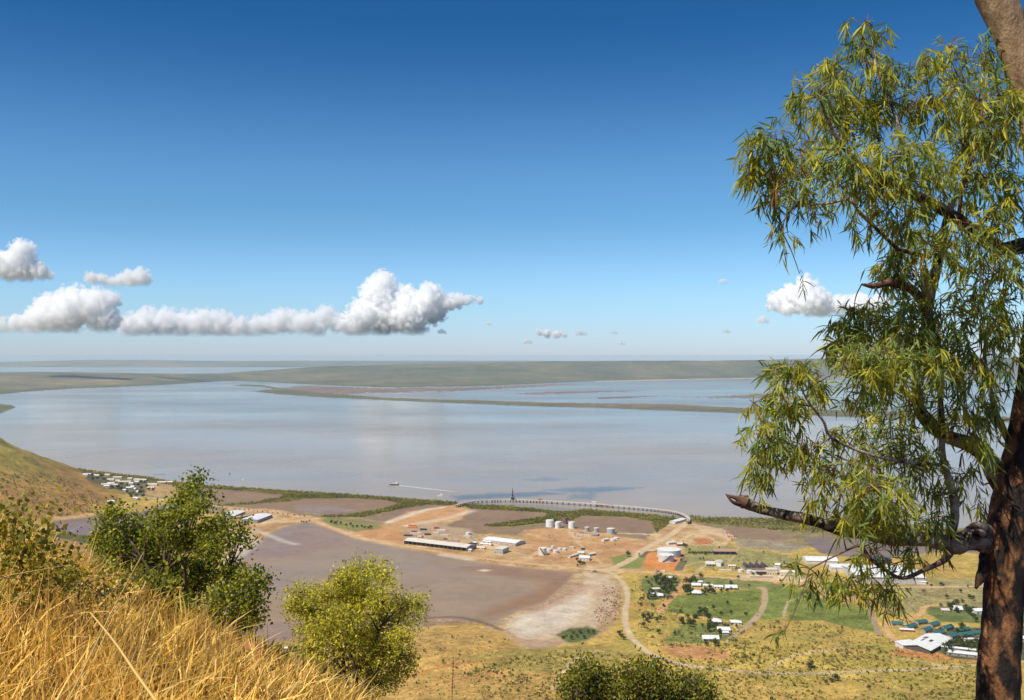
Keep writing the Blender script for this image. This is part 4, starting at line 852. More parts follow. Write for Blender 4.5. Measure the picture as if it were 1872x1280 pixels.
#--PART3--
# ------------------------------------------------------------------ vegetation
def quads_cloud(C, size, nrm=None, aspect=0.7, cvar=0.25, c0=(0.1, 0.11, 0.03), c1=(0.06, 0.08, 0.02), up=0.35):
    """one small randomly turned leaf-like face per centre"""
    n = len(C); d = rng.normal(size=(n, 3)); d[:, 2] += up; d /= np.linalg.norm(d, axis=1)[:, None] + 1e-9
    a = rng.normal(size=(n, 3)); a -= (a * d).sum(1)[:, None] * d; a /= np.linalg.norm(a, axis=1)[:, None] + 1e-9
    b = np.cross(d, a); s = (np.asarray(size) * rng.uniform(.7, 1.3, n))[:, None]
    V = np.stack([C - a * s, C - b * s * aspect + a * s * .1, C + a * s, C + b * s * aspect - a * s * .1], 1).reshape(-1, 3)
    f = np.arange(4 * n).reshape(n, 4); t = rng.random(n)[:, None]; k = (1 + cvar * rng.normal(size=(n, 1))).clip(.45, 1.7)
    cc = (np.array(c0) * t + np.array(c1) * (1 - t)) * k
    return V, f, np.repeat(cc, 4, axis=0)
def merge(parts):
    V = []; F_ = []; C = []; b = 0
    for v, f, c in parts: V.append(v); F_.append(f + b); C.append(c); b += len(v)
    return np.concatenate(V), np.concatenate(F_), np.concatenate(C)
def ball_pts(n, r, flat=1.0, shell=0.55):
    d = rng.normal(size=(n, 3)); d /= np.linalg.norm(d, axis=1)[:, None]; q = (shell + (1 - shell) * rng.random(n))[:, None]
    p = d * q * r; p[:, 2] *= flat; return p
def tube(path, radii, sides=8, rough=0.0, seed=0):
    P_ = [Vector(p) for p in path]; n = len(P_); V = []; Fq = []
    t0 = (P_[1] - P_[0]).normalized(); u = t0.orthogonal().normalized()
    for i in range(n):
        t = (P_[min(i + 1, n - 1)] - P_[max(i - 1, 0)]).normalized(); u = (u - t * u.dot(t)).normalized(); w_ = t.cross(u)
        for k in range(sides):
            a = 2 * math.pi * k / sides; d = u * math.cos(a) + w_ * math.sin(a); r = radii[i]
            if rough: r *= 1 + rough * mnoise.noise((P_[i] + d * r) * 9 + Vector((seed, 0, 0))) + rough * .6 * mnoise.noise((P_[i] + d * r) * 28)
            V.append(tuple(P_[i] + d * r))
    for i in range(n - 1):
        for k in range(sides): Fq.append((i * sides + k, i * sides + (k + 1) % sides, (i + 1) * sides + (k + 1) % sides, (i + 1) * sides + k))
    Fq += [tuple(range(sides - 1, -1, -1)), tuple(range((n - 1) * sides, n * sides))]
    return V, Fq
def catmull(pts, k=6):
    pts = [np.array(p, float) for p in pts]; o = []; q = [2 * pts[0] - pts[1]] + pts + [2 * pts[-1] - pts[-2]]
    for i in range(1, len(q) - 2):
        for s in range(k):
            t = s / k; a, b, c, d = q[i - 1:i + 3]
            o.append(0.5 * (2 * b + (c - a) * t + (2 * a - 5 * b + 4 * c - d) * t * t + (3 * b - a - 3 * c + d) * t ** 3))
    o.append(pts[-1]); return o
# mangroves: belts along the shore
def in_polys(poly, n):
    p = np.array(poly, float); x0, y0 = p.min(0); x1, y1 = p.max(0); out_ = []
    while len(out_) < n:
        x, y = rng.uniform(x0, x1, 4000), rng.uniform(y0, y1, 4000); ins = np.zeros(4000, bool)
        for i in range(len(p)):
            (ax, ay), (bx, by) = p[i], p[(i + 1) % len(p)]
            ins ^= ((ay > y) != (by > y)) & (x < (bx - ax) * (y - ay) / (by - ay + 1e-12) + ax)
        out_ += list(zip(x[ins], y[ins]))
    return np.array(out_[:n])
BELTS = [([(90, 851), (160, 860), (262, 872), (320, 881), (380, 889.5), (380, 894), (320, 889), (250, 878), (160, 866)], 1500),
 ([(370, 888), (450, 892.5), (520, 897.5), (600, 902.5), (700, 909.5), (762, 914.5), (835, 919.5), (835, 924), (790, 923), (740, 922), (700, 914), (640, 911), (560, 912), (533, 907), (470, 900), (380, 893)], 4200),
 ([(530, 906), (560, 911), (545, 916), (470, 922), (400, 926), (400, 923), (470, 919)], 700),
 ([(740, 919), (790, 922), (755, 927), (715, 934), (668, 945.5), (630, 946), (590, 945.5), (586, 944), (640, 942), (690, 933), (720, 925)], 1200),
 ([(845, 923.5), (880, 924), (923, 926), (965, 931), (1008, 935), (1040, 936), (1072, 932), (1136, 938), (1200, 943), (1238, 950), (1215, 953), (1206, 956), (1142, 945), (1062, 943), (1046, 951), (985, 957), (930, 963), (885, 962), (940, 954), (1000, 945), (1000, 938), (940, 934), (860, 930)], 5200),
 ([(1190, 952), (1215, 950), (1235, 945), (1228, 953), (1212, 966), (1200, 975), (1196, 968)], 350),
 ([(1262, 945), (1360, 948.5), (1450, 948), (1560, 953), (1700, 966), (1800, 974), (1800, 985), (1600, 972), (1470, 974), (1420, 970), (1330, 961), (1265, 954)], 3800)]
for bi, (poly, n) in enumerate(BELTS):
    pts = in_polys(poly, n); X = (pts[:, 0] - CX) / F; Yg = F * H / (pts[:, 1] - CY); X = X * Yg
    tallv = 2.0 + 2.6 * rng.random(n) ** 1.5 + 1.6 * np.clip(fbm(X / 45, Yg / 45, 101), -.5, 1)
    k = 9; C = np.repeat(np.stack([X, Yg, tallv * .5], 1), k, 0); b = ball_pts(n * k, 1.0, 1.0, .5); rr = np.repeat(tallv, k)
    C = C + b * np.stack([rr * .62, rr * .62, rr * .5], 1)
    V, f, cc = quads_cloud(C, np.repeat(tallv, k) * .26, c0=(0.30, 0.27, 0.045), c1=(0.15, 0.165, 0.030), up=.9)
    pn = np.repeat(np.clip(.85 + .5 * fbm(X / 30, Yg / 30, 103), .5, 1.4), k * 4)[:, None]
    yl = np.repeat(np.clip(fbm(X / 25, Yg / 60, 107), 0, 1), k * 4)[:, None]; cc = cc * pn * (1 + yl * np.array([.5, .2, -.1]))
    o = np_mesh('mangroves', V, [f], cc, [M_LEAF_FAR]); tag(o, 'olive green mangrove belt along the muddy shore', 'mangroves', kind='stuff')

# small trees and shrubs of the plain: prototypes as single meshes
def plant_mesh(name, h, r, n, c0, c1, trunk=True, lobes=5):
    parts = []
    for i in range(lobes):
        a = 2 * math.pi * i / lobes + rng.random(); q = np.array([math.cos(a) * r * .5, math.sin(a) * r * .5, h * (.55 + .25 * rng.random())]) if i else np.array([0, 0, h * .72])
        C = ball_pts(n // lobes, r * (.55 + .2 * rng.random()), .75 * h / (2 * r) + .35, .4) + q; C[:, 2] = np.maximum(C[:, 2], h * .06)
        parts.append(quads_cloud(C, r * .19, c0=c0, c1=c1, up=.6))
    V, f, c = merge(parts)
    if trunk:
        tv, tf = tube([(0, 0, -.5), (.05, 0, h * .4), (0, .05, h * .9)], [h * .04, h * .03, h * .015], 5)
        tv = np.array(tv); tq = np.array([q for q in tf if len(q) == 4]) + len(V); V = np.concatenate([V, tv]); f = np.concatenate([f, tq]); c = np.concatenate([c, np.tile((.10, .07, .05), (len(tv), 1))])
    me_o = np_mesh(name, V, [f], c, [M_LEAF_FAR]); return me_o
DG0, DG1 = (0.085, 0.105, 0.022), (0.035, 0.055, 0.014)
LG0, LG1 = (0.17, 0.165, 0.035), (0.09, 0.105, 0.025)
BR0, BR1 = (0.20, 0.12, 0.06), (0.11, 0.07, 0.04)
def protos(name, sp): 
    os_ = [plant_mesh(name, *a) for a in sp]
    for o in os_: COL.objects.unlink(o)
    return [o.data for o in os_]
P_TREE = protos('tree', [(6.5, 3.2, 160, DG0, DG1), (5.0, 2.6, 130, DG0, DG1), (7.5, 3.0, 170, (0.10, .115, .025), DG1), (5.5, 3.4, 150, DG0, DG1)])
P_SHR = protos('shrub', [(1.9, 1.3, 60, DG0, DG1, False, 4), (2.4, 1.6, 70, LG0, LG1, False, 4), (1.5, 1.2, 50, (0.14, .14, .035), DG1, False, 3), (2.8, 1.5, 70, DG0, (0.05, .06, .02), False, 4)])
P_BRN = protos('shrub', [(2.2, 1.8, 60, BR0, BR1, False, 4)])
def plant(name, me, px, py, sc, label, cat, group):
    p = ground_pt(px, py); o = bpy.data.objects.new(name, me); COL.objects.link(o); o.location = (p.x, p.y, p.z - .1)
    o.rotation_euler = (0, 0, random.random() * 6.28); k = sc * random.uniform(.85, 1.15); o.scale = (k, k, k * random.uniform(.85, 1.2)); tag(o, label, cat, group); return o
TREES = [  # (list of photo points, scale, label, group)
 ([(1208, 1058), (1216, 1062), (1222, 1068), (1228, 1072), (1212, 1068), (1206, 1074), (1217, 1076), (1226, 1080), (1213, 1084), (1232, 1066), (1200, 1066), (1220, 1086), (1188, 1097), (1196, 1096), (1207, 1090)], 1.35, 'dark shade tree crowded with others between the two white houses by the curved road', 'shade trees by the curved road'),
 ([(1254, 1070), (1258, 1077), (1253, 1083), (1262, 1085), (1257, 1088), (1265, 1066)], 1.4, 'dark tree left of the back row of houses', 'trees left of the back row'),
 ([(1290, 1083), (1296, 1085), (1302, 1083), (1298, 1079), (1288, 1088), (1305, 1086)], 1.15, 'green tree in front of the back row of houses', 'trees before the back row'),
 ([(1277, 1126), (1283, 1122), (1288, 1127), (1293, 1130), (1274, 1131)], 1.3, 'dark tree in the middle of the green paddock', 'trees of the paddock'),
 ([(1257, 1130), (1260, 1141), (1268, 1143), (1247, 1141), (1263, 1147)], 1.1, 'dark tree at the lower left of the paddock', 'trees below the paddock'),
 ([(1268, 1061), (1281, 1060)], 1.2, 'round tree beside the crossroads above the houses', 'trees at the crossroads'),
 ([(1172, 1108), (1177, 1148), (1204, 1160), (1233, 1162), (1185, 1132), (1193, 1130), (1207, 1133), (1184, 1138), (1176, 1136), (1201, 1138)], 1.0, 'dark bushy tree on dry grass inside the road bend', 'trees inside the road bend'),
 ([(1298, 1148), (1305, 1152), (1310, 1148), (1315, 1160), (1296, 1156), (1308, 1182), (1292, 1182)], 1.15, 'tree shading the houses below the paddock', 'trees among the lower houses'),
 ([(1055, 1026), (1062, 1032), (1068, 1034), (1059, 1033), (1056, 1036)], .95, 'green tree in front of the villa on the red earth', 'trees before the villa'),
 ([(1148, 1019)], 1.3, 'lone dark tree on the grass left of the orange bund', None),
 ([(1250, 999), (1253, 1001)], 1.0, 'dark tree right of the small house behind the tanks', 'trees behind the tanks'),
 ([(1780, 1130), (1774, 1124), (1784, 1138), (1766, 1118), (1742, 1110), (1738, 1116), (1748, 1108), (1778, 1119)], 1.25, 'dark tree near the white house beside the gum trunk', 'trees near the trunk'),
 ([(1755, 1177), (1748, 1182), (1762, 1183), (1770, 1187), (1780, 1192), (1735, 1190), (1742, 1198), (1756, 1172), (1772, 1180), (1786, 1180), (1790, 1200), (1728, 1197), (1768, 1168), (1750, 1162)], 1.15, 'dark tree growing between the long white blocks and the teal roofs', 'trees among the teal roofs'),
 ([(606, 958), (614, 959.5), (623, 960.5), (633, 962), (641, 962), (645, 965), (653, 964.5), (662, 965), (667, 966), (673, 967), (678, 968)], 1.0, 'round orchard tree in the row beside the causeway', 'row of orchard trees by the causeway'),
 ([(430, 932), (438, 932.5), (447, 933.5), (455, 934), (463, 935), (471, 936), (480, 937), (489, 938), (498, 938.8), (508, 939.8), (517, 940.8), (526, 941.8), (538, 943), (548, 944), (556, 945)], .5, 'tiny round shrub in the line along the causeway edge', 'line of shrubs along the causeway'),
 ([(551, 955), (555, 956), (560, 956), (566, 954)], .55, 'small shrub at the head of the tidal pond', 'shrubs at the pond head'),
 ([(150, 866), (168, 872), (185, 874), (190, 880), (178, 878), (170, 880), (205, 892), (216, 893), (222, 896), (232, 890), (246, 888), (252, 890), (258, 896), (262, 902), (256, 906), (262, 910), (244, 904), (238, 908), (250, 910), (232, 902), (268, 892), (272, 897), (280, 900), (265, 885), (258, 884), (222, 888), (240, 912), (254, 916)], 1.35, 'dark tree among the roofs of the far settlement', 'trees of the far settlement'),
 ([(194, 914), (212, 918), (206, 912), (218, 914), (198, 922)], 1.0, 'dark shrub around the white roof low on the left hill', 'shrubs low on the left hill'),
 ([(508, 1192), (514, 1190), (505, 1198), (540, 1190), (531, 1192)], 1.1, 'dark tree beside the white roofs seen past the dry grass', 'trees by the lower white roofs'),
 ([(1035, 1165), (1048, 1160), (1060, 1158), (1075, 1158), (1085, 1160), (1055, 1166), (1068, 1168), (1045, 1170), (1030, 1168)], .7, 'low dark green thicket shrub at the edge of the salt flat', 'thicket at the salt flat'),
 ([(1136, 1165), (1140, 1170), (1133, 1160)], .9, 'dark shrub inside the curve of the gravel road', 'shrubs at the road curve'),
 ([(1478, 1222), (1484, 1222)], 1.0, 'round green bush at the foot of the low hill', 'bushes at the foot of the low hill'),
 ([(1520, 1248), (1510, 1252), (1528, 1246)], 1.0, 'spreading green bush on the grassy plain near the frame bottom', 'bushes near the frame bottom'),
]
def sprinkle(poly, n): return [tuple(q) for q in in_polys(poly, n)]
TREES += [(sprinkle([(1180, 1062), (1250, 1062), (1220, 1110), (1170, 1110)], 12), .8, 'dark tree on the grass left of the red earth track', 'trees left of the red track'),
 (sprinkle([(1225, 1110), (1390, 1095), (1380, 1135), (1240, 1150)], 14), .74, 'small dark tree standing out on the green paddock', 'lone trees of the paddock'),
 (sprinkle([(1400, 1070), (1620, 1075), (1610, 1120), (1420, 1100)], 12), .74, 'low tree on the second green field', 'trees on the second field'),
 (sprinkle([(1600, 1062), (1790, 1062), (1790, 1100), (1650, 1110)], 12), .74, 'low bushy tree on the open ground above the teal roofs', 'trees on the open ground'),
 (sprinkle([(1240, 1062), (1350, 1066), (1400, 1072), (1345, 1080), (1330, 1090), (1262, 1088)], 16), .75, 'small round tree around the back row of houses', 'small trees by the back row'),
 (sprinkle([(1180, 1052), (1245, 1056), (1235, 1095), (1180, 1100)], 14), .75, 'small green tree near the curved road houses', 'small trees by the curved road'),
 (sprinkle([(1270, 1140), (1350, 1142), (1345, 1175), (1280, 1180)], 12), .75, 'small garden tree among the lower houses', 'garden trees of the lower houses'),
 (sprinkle([(1720, 1150), (1795, 1148), (1795, 1205), (1715, 1190)], 22), .85, 'bushy tree in the green belt behind the large hall', 'green belt behind the hall'),
 (sprinkle([(1700, 1095), (1795, 1092), (1795, 1130), (1730, 1120)], 12), .8, 'bushy tree on the grass above the teal roofs', 'trees above the teal roofs'),
 (sprinkle([(1340, 1025), (1450, 1030), (1470, 1070), (1345, 1060)], 12), .74, 'low bushy tree around the factory row', 'trees round the factory'),
 (sprinkle([(1180, 1000), (1320, 1000), (1300, 1045), (1260, 1042)], 10), .74, 'low bushy tree near the tank bund', 'trees near the bund')]
for pts, sc, lab, grp in TREES:
    small = sc < .72
    for x, y in pts: plant('shrub' if small else 'tree', random.choice(P_TREE), x, y, sc, lab, 'shrub' if small else 'tree', grp)
# hedge by the tank bund
p = ground_pt(1282, 1012); C = np.stack([rng.uniform(-20, 20, 500), rng.uniform(-3, 3, 500), np.abs(rng.normal(1.6, .9, 500))], 1)
V, f, cc = quads_cloud(C, .7, c0=DG0, c1=DG1); o = np_mesh('hedge', V, [f], cc, [M_LEAF_FAR]); o.location = p; tag(o, 'long dark green hedge right of the storage tanks', 'hedge')
SHR = [([(1330, 1150), (1400, 1140), (1450, 1132), (1520, 1138), (1600, 1165), (1640, 1200), (1560, 1215), (1400, 1218), (1310, 1200)], 46, 'small shrub dotted over the low grassy hill', 'shrubs on the low hill'),
 ([(1330, 1240), (1800, 1232), (1800, 1290), (1330, 1295)], 46, 'small shrub on the dry plain below the lower road', 'shrubs below the lower road'),
 ([(940, 1200), (1100, 1185), (1180, 1215), (1290, 1235), (1340, 1290), (900, 1290), (850, 1230)], 40, 'small shrub on the dry slope beneath the road bend', 'shrubs beneath the road bend'),
 ([(1160, 1070), (1200, 1100), (1230, 1130), (1290, 1185), (1200, 1185), (1165, 1150), (1155, 1110)], 24, 'little shrub between the gravel road and the houses', 'shrubs between road and houses'),
 ([(20, 835), (100, 865), (190, 905), (180, 935), (100, 945), (0, 940), (0, 850)], 34, 'dark shrub speck on the left hillside', 'shrubs on the left hillside'),
 ([(1600, 1085), (1700, 1080), (1690, 1105), (1640, 1135), (1615, 1130)], 22, 'small bush on the rough ground left of the right-hand track', 'bushes by the right-hand track'),
 ([(770, 1155), (900, 1160), (950, 1200), (850, 1240), (770, 1220)], 16, 'small shrub on the golden spur above the pond', 'shrubs on the golden spur'),
 ([(1255, 985), (1340, 995), (1440, 1020), (1320, 1050), (1260, 1035)], 18, 'small bush on the dry flat behind the factory', 'bushes on the dry flat')]
SHR_L = {}
for poly, n, lab, grp in SHR:
    for x, y in in_polys(poly, n):
        bro = random.random() < .12
        plant('shrub', random.choice(P_BRN if bro else P_SHR), x, y, random.choice((.7, .9, 1.1, 1.5)) * (.8 if 'speck' in lab else 1), lab, 'shrub', grp)
# uncountable low scrub of the plain, as one object
def scrub(poly, n, hmin, hmax, c0, c1, k=5, zz=None):
    pts = in_polys(poly, n); Cs = []
    v = (pts[:, 1] - CY) / F; Yg = H / v
    for _ in range(12): Yg = .5 * Yg + .5 * (H - near_height((pts[:, 0] - CX) / F * Yg, Yg)) / v
    Xg = (pts[:, 0] - CX) / F * Yg; z = near_height(Xg, Yg); hh = rng.uniform(hmin, hmax, n)
    keep = fbm(Xg / 26, Yg / 26, 131) > rng.uniform(-.5, .25, n); Xg, Yg, z, hh = Xg[keep], Yg[keep], z[keep], hh[keep]; n = len(Xg)
    C = np.repeat(np.stack([Xg, Yg, z + hh * .5], 1), k, 0) + ball_pts(n * k, 1, 1, .3) * np.repeat(hh, k)[:, None] * np.array([.7, .7, .45])
    return quads_cloud(C, np.repeat(hh, k) * .38, c0=c0, c1=c1, up=.7)
SCP = [([(1310, 1150), (1450, 1135), (1600, 1160), (1800, 1225), (1800, 1300), (900, 1300), (850, 1230), (1000, 1190), (1150, 1195), (1290, 1200)], 17000), ([(1150, 1060), (1250, 1120), (1290, 1190), (1180, 1180)], 500), ([(1600, 1075), (1790, 1075), (1700, 1110), (1620, 1135)], 500), ([(760, 1150), (940, 1170), (960, 1280), (740, 1280)], 700), ([(0, 815), (110, 868), (190, 910), (180, 940), (0, 950)], 2800), ([(1260, 975), (1330, 985), (1460, 1025), (1300, 1045)], 400)]
parts = []
for poly, n in SCP: parts.append(scrub(poly, n, .4, 1.4, (0.30, .25, .055), (0.10, .115, .026)))
parts.append(scrub(SCP[0][0], 2600, 1.0, 2.6, (0.24, .22, .045), (0.075, .095, .022), 8)); parts.append(scrub(SCP[3][0], 160, .8, 1.8, (0.19, .18, .04), (0.065, .085, .02), 8)); parts.append(scrub(SCP[1][0], 200, .8, 2.2, (0.19, .18, .04), (0.065, .085, .02), 8))
parts.append(scrub([(1215, 1085), (1395, 1078), (1385, 1130), (1210, 1125)], 260, .5, 1.6, (0.16, .16, .035), (0.06, .08, .02), 6)); parts.append(scrub([(1400, 1070), (1480, 1085), (1600, 1110), (1605, 1160), (1440, 1135)], 300, .4, 1.4, (0.18, .18, .035), (0.07, .09, .02), 6)); parts.append(scrub([(1160, 1050), (1260, 1050), (1250, 1170), (1160, 1160)], 500, .5, 1.6, (0.16, .16, .035), (0.06, .08, .02), 6)); parts.append(scrub([(1250, 1130), (1350, 1140), (1340, 1180), (1220, 1175)], 260, .5, 1.8, (0.16, .16, .035), (0.06, .08, .02), 6))
parts.append(scrub(SCP[4][0], 900, 1.4, 3.4, (0.20, .16, .04), (0.075, .085, .022), 7))
V, f, cc = merge(parts); o = np_mesh('low_scrub', V, [f], cc, [M_LEAF_FAR]); tag(o, 'low olive scrub and grass clumps spread over the dry plain', 'scrub', kind='stuff')
# red rubble along the salt flat and yards
def rubble(polys, name, label, size, c0, c1):
    pr = []
    for poly, n in polys:
        pts = in_polys(poly, n); Yg = F * H / (pts[:, 1] - CY); C = np.stack([(pts[:, 0] - CX) / F * Yg, Yg, rng.uniform(.1, .8, n)], 1)
        pr.append(quads_cloud(C, rng.uniform(.5, 1.3, n) * size, c0=c0, c1=c1, up=.2))
    V, f, cc = merge(pr); o = np_mesh(name, V, [f], cc, [M_ROAD]); tag(o, label, 'rubble', kind='stuff')
rubble([([(1100, 1070), (1135, 1078), (1135, 1130), (1098, 1148), (1085, 1120), (1105, 1095)], 420), ([(1320, 972), (1342, 976), (1352, 984), (1330, 984)], 70)], 'rubble', 'reddish broken rock scattered along the salt flat edge', 1.2, (0.32, .17, .10), (0.13, .06, .04))
rubble([([(750, 960), (860, 972), (880, 990), (800, 992), (745, 980)], 360), ([(960, 970), (1130, 982), (1120, 1030), (970, 1025)], 480), ([(1280, 1000), (1440, 1010), (1450, 1058), (1290, 1050)], 420), ([(1240, 985), (1320, 988), (1330, 1000), (1250, 1000)], 160), ([(1225, 1116), (1236, 1120), (1225, 1122)], 20), ([(1278, 1103), (1290, 1106), (1280, 1109)], 22), ([(860, 1020), (960, 1034), (1050, 1044), (940, 1036)], 60)], 'yard_clutter', 'scattered scrap, drums and spoil lying about the dusty yards', .9, (0.50, .34, .20), (0.06, .04, .035))

# ---- leaves as curved blades
def blades(base, dirn, wid, L, Wd, curve, c, seg=3, tipw=0.0):
    """curved strips: base (n,3), dirn (n,3) start direction, wid (n,3) across, length, width, bend vector (n,3)"""
    n = len(base); ts = np.linspace(0, 1, seg + 1); prof = {3: (.25, 1.0, .8, tipw), 4: (.3, .95, 1.0, .65, tipw), 2: (.9, .8, tipw), 1: (1, tipw)}[seg]
    V = np.zeros((n, (seg + 1) * 2, 3))
    for i, t in enumerate(ts):
        p = base + dirn * (L * t)[:, None] + curve * (L * t * t)[:, None]
        V[:, 2 * i] = p - wid * (Wd * prof[i] * .5)[:, None]; V[:, 2 * i + 1] = p + wid * (Wd * prof[i] * .5 + 1e-5)[:, None]
    q = np.array([(2 * i, 2 * i + 1, 2 * i + 3, 2 * i + 2) for i in range(seg)])
    f = (np.arange(n)[:, None, None] * ((seg + 1) * 2) + q[None]).reshape(-1, 4)
    return V.reshape(-1, 3), f, np.repeat(c, (seg + 1) * 2, axis=0)
def unit(a): return a / (np.linalg.norm(a, axis=1)[:, None] + 1e-9)
def perp(d):
    a = rng.normal(size=d.shape); a -= (a * d).sum(1)[:, None] * d; return unit(a)
# ---- the gum tree at the right
D0 = 6.5
def tp3(px, py, D=D0): return np.array(air_pt(px, py, D))
def limb(name, pts, parent, mat, sides=12, rough=.10, k=6, seed=0):
    """pts: (px, py, depth, width in photo px)"""
    P3 = [tp3(a, b, d) for a, b, d, _ in pts]; q = catmull(P3, k); rw = np.interp(np.linspace(0, len(pts) - 1, len(q)), range(len(pts)), [w_ / 2 / F * d for _, _, d, w_ in pts])
    V, Fq = tube(q, rw, sides, rough, seed); m = MB(); m.add(V, Fq); o = m.build(name, mat, parent, smooth=True); return o, q
gx, gy = tp3(1838, 1400)[0], D0
gum = empty('gum_tree', (0, 0, 0)); tag(gum, 'tall gum tree with charred orange trunk and drooping narrow leaves', 'tree')
gum.location = (float(gx), gy, float(hill_height(np.array(gx), np.array(gy))))
goff = Vector(gum.location)
LIMBQ = []
def gl(name, pts, mat=None, sides=12, rough=.10, k=6):
    if name == 'limb': pts = [(a, b, c, d * .84) for a, b, c, d in pts]
    if name == 'dead_branch': pts = [(a, b, c, d * (.74 + .14 * (a > 1700))) for a, b, c, d in pts]
    o, q = limb(name, pts, gum, mat or M_LIMB, sides, rough, k, len(LIMBQ) * 3.1); o.data.transform(Matrix.Translation(-goff))
    LIMBQ.append(np.array(q)); return o
gz_py = CY + (H - (goff.z - .3)) / D0 * F
gl('trunk', [(1818, gz_py, D0, 110), (1820, gz_py - 130, D0, 100), (1822, 1760, D0, 97), (1824, 1600, D0, 94), (1825, 1460, D0, 90), (1825, 1350, D0, 82), (1826, 1240, D0, 74), (1833, 1120, D0, 68), (1838, 1030, D0, 72), (1843, 960, D0, 74), (1855, 890, D0, 66), (1870, 800, D0, 54), (1886, 690, D0, 48), (1900, 560, D0, 48)], M_TRUNK, 20, .07, 8)
gl('upper_trunk', [(1900, 562, D0, 49), (1905, 430, D0, 52), (1902, 300, D0, 52), (1884, 190, D0, 56), (1858, 90, D0, 60), (1826, 10, D0, 66), (1790, -60, D0, 62), (1755, -150, D0, 54)], mat_bark('smooth_bark', (0.30, .18, .095), (0.50, .35, .20), (0.22, .125, .06), 6.0, .38, .5), 20, .05, 8)
o = gl('dead_branch', [(1852, 1004, D0 + .14, 44), (1818, 996, D0 + .06, 46), (1775, 988, D0 - .06, 45), (1735, 994, D0 - .08, 42), (1690, 987, D0 - .10, 36), (1640, 986, D0 - .1, 35), (1580, 977, D0 - .1, 31), (1530, 967, D0 - .12, 29), (1480, 950, D0 - .1, 27), (1430, 940, D0 - .1, 24), (1390, 930, D0 - .1, 23), (1362, 919, D0 - .1, 28), (1352, 909, D0 - .1, 20)], mat_bark('weathered_wood', (0.17, .115, .075), (0.52, .44, .35), (0.05, .032, .02), 10.0, .41, 1.0), 16, .22)
gl('broken_stub', [(1362, 918, D0 - .1, 24), (1345, 910, D0 - .12, 9), (1330, 906, D0 - .13, 5)], M_TWIG, 8, .3)
gl('broken_stub', [(1356, 922, D0 - .1, 12), (1340, 918, D0 - .15, 6), (1327, 903, D0 - .16, 3)], M_TWIG, 6, .3)
gl('broken_stub', [(1803, 1005, D0 + .04, 26), (1797, 1035, D0 - .04, 20), (1792, 1058, D0 - .07, 17), (1783, 1076, D0 - .08, 5)], M_DARKLIMB, 8, .4)
gl('peeling_stub', [(1818, 972, D0 + .05, 24), (1785, 962, D0 - .14, 16), (1768, 966, D0 - .18, 7), (1760, 976, D0 - .2, 3)], None, 8, .35)
gl('peeling_stub', [(1812, 985, D0 + .04, 18), (1790, 972, D0 - .18, 10), (1774, 972, D0 - .24, 5), (1765, 990, D0 - .26, 3)], None, 8, .35)
gl('limb', [(1845, 905, D0, 50), (1822, 868, D0 + .08, 44), (1800, 832, D0 + .15, 36), (1770, 812, D0 + .22, 32), (1735, 800, D0 + .28, 32), (1705, 780, D0 + .32, 30), (1680, 745, D0 + .35, 26), (1678, 700, D0 + .36, 24), (1692, 640, D0 + .36, 24), (1695, 590, D0 + .36, 26), (1697, 548, D0 + .36, 26), (1712, 490, D0 + .35, 22), (1722, 440, D0 + .34, 18), (1732, 396, D0 + .3, 15), (1752, 350, D0 + .3, 11), (1776, 285, D0 + .3, 7), (1790, 210, D0 + .3, 4)], None, 12, .12)
gl('limb', [(1697, 548, D0 + .36, 24), (1692, 510, D0 + .3, 22), (1688, 486, D0 + .27, 14)], mat_flat('bare_wood', (0.62, 0.48, 0.34), .8, .35, 14), 10, .1)
gl('limb', [(1693, 575, D0 + .36, 22), (1682, 545, D0 + .25, 21), (1660, 525, D0 + .18, 20), (1628, 517, D0 + .12, 18), (1598, 523, D0 + .08, 13), (1575, 520, D0 + .05, 4)], M_TWIG, 10, .2)
gl('limb', [(1731, 996, D0 - .08, 20), (1745, 950, D0 - .1, 19), (1742, 905, D0 - .1, 18), (1732, 868, D0 - .1, 16), (1722, 825, D0 - .08, 14), (1723, 775, D0 - .05, 12), (1718, 715, D0 - .02, 10), (1712, 650, D0, 7), (1720, 590, D0, 4)], None, 10, .1)
gl('limb', [(1905, 460, D0, 44), (1872, 450, D0 - .08, 34), (1833, 455, D0 - .15, 30), (1800, 438, D0 - .22, 28), (1762, 408, D0 - .3, 26), (1725, 384, D0 - .36, 24), (1690, 366, D0 - .42, 22), (1630, 335, D0 - .5, 19), (1582, 312, D0 - .55, 16), (1546, 274, D0 - .58, 11), (1520, 235, D0 - .6, 7), (1498, 180, D0 - .6, 4)], M_DARKLIMB, 10, .22)
gl('limb', [(1668, 720, D0 + .35, 12), (1660, 420, D0 + .1, 9), (1664, 375, D0, 8), (1664, 330, D0 - .05, 6), (1650, 250, D0 - .1, 4), (1610, 130, D0 - .1, 3), (1590, 60, D0 - .1, 2)], None, 8, .1) if False else None
gl('limb', [(1700, 372, D0 - .4, 9), (1666, 352, D0 - .3, 8), (1660, 300, D0 - .2, 7), (1640, 220, D0 - .15, 6), (1610, 140, D0 - .1, 5), (1592, 60, D0 - .1, 3)], None, 8, .1)
gl('limb', [(1752, 404, D0 - .3, 9), (1757, 360, D0 - .35, 8), (1766, 320, D0 - .4, 7), (1782, 270, D0 - .45, 5), (1800, 180, D0 - .45, 4)], M_TWIG, 7, .1)
gl('limb', [(1640, 455, D0 - .2, 9), (1606, 422, D0 - .35, 8), (1575, 392, D0 - .4, 8), (1552, 366, D0 - .42, 7), (1515, 372, D0 - .4, 5), (1470, 372, D0 - .4, 4), (1420, 350, D0 - .4, 3)], None, 8, .12)
gl('limb', [(1700, 470, D0 + .35, 10), (1665, 462, D0 + .1, 9), (1640, 455, D0 - .2, 9)], None, 8, .1)
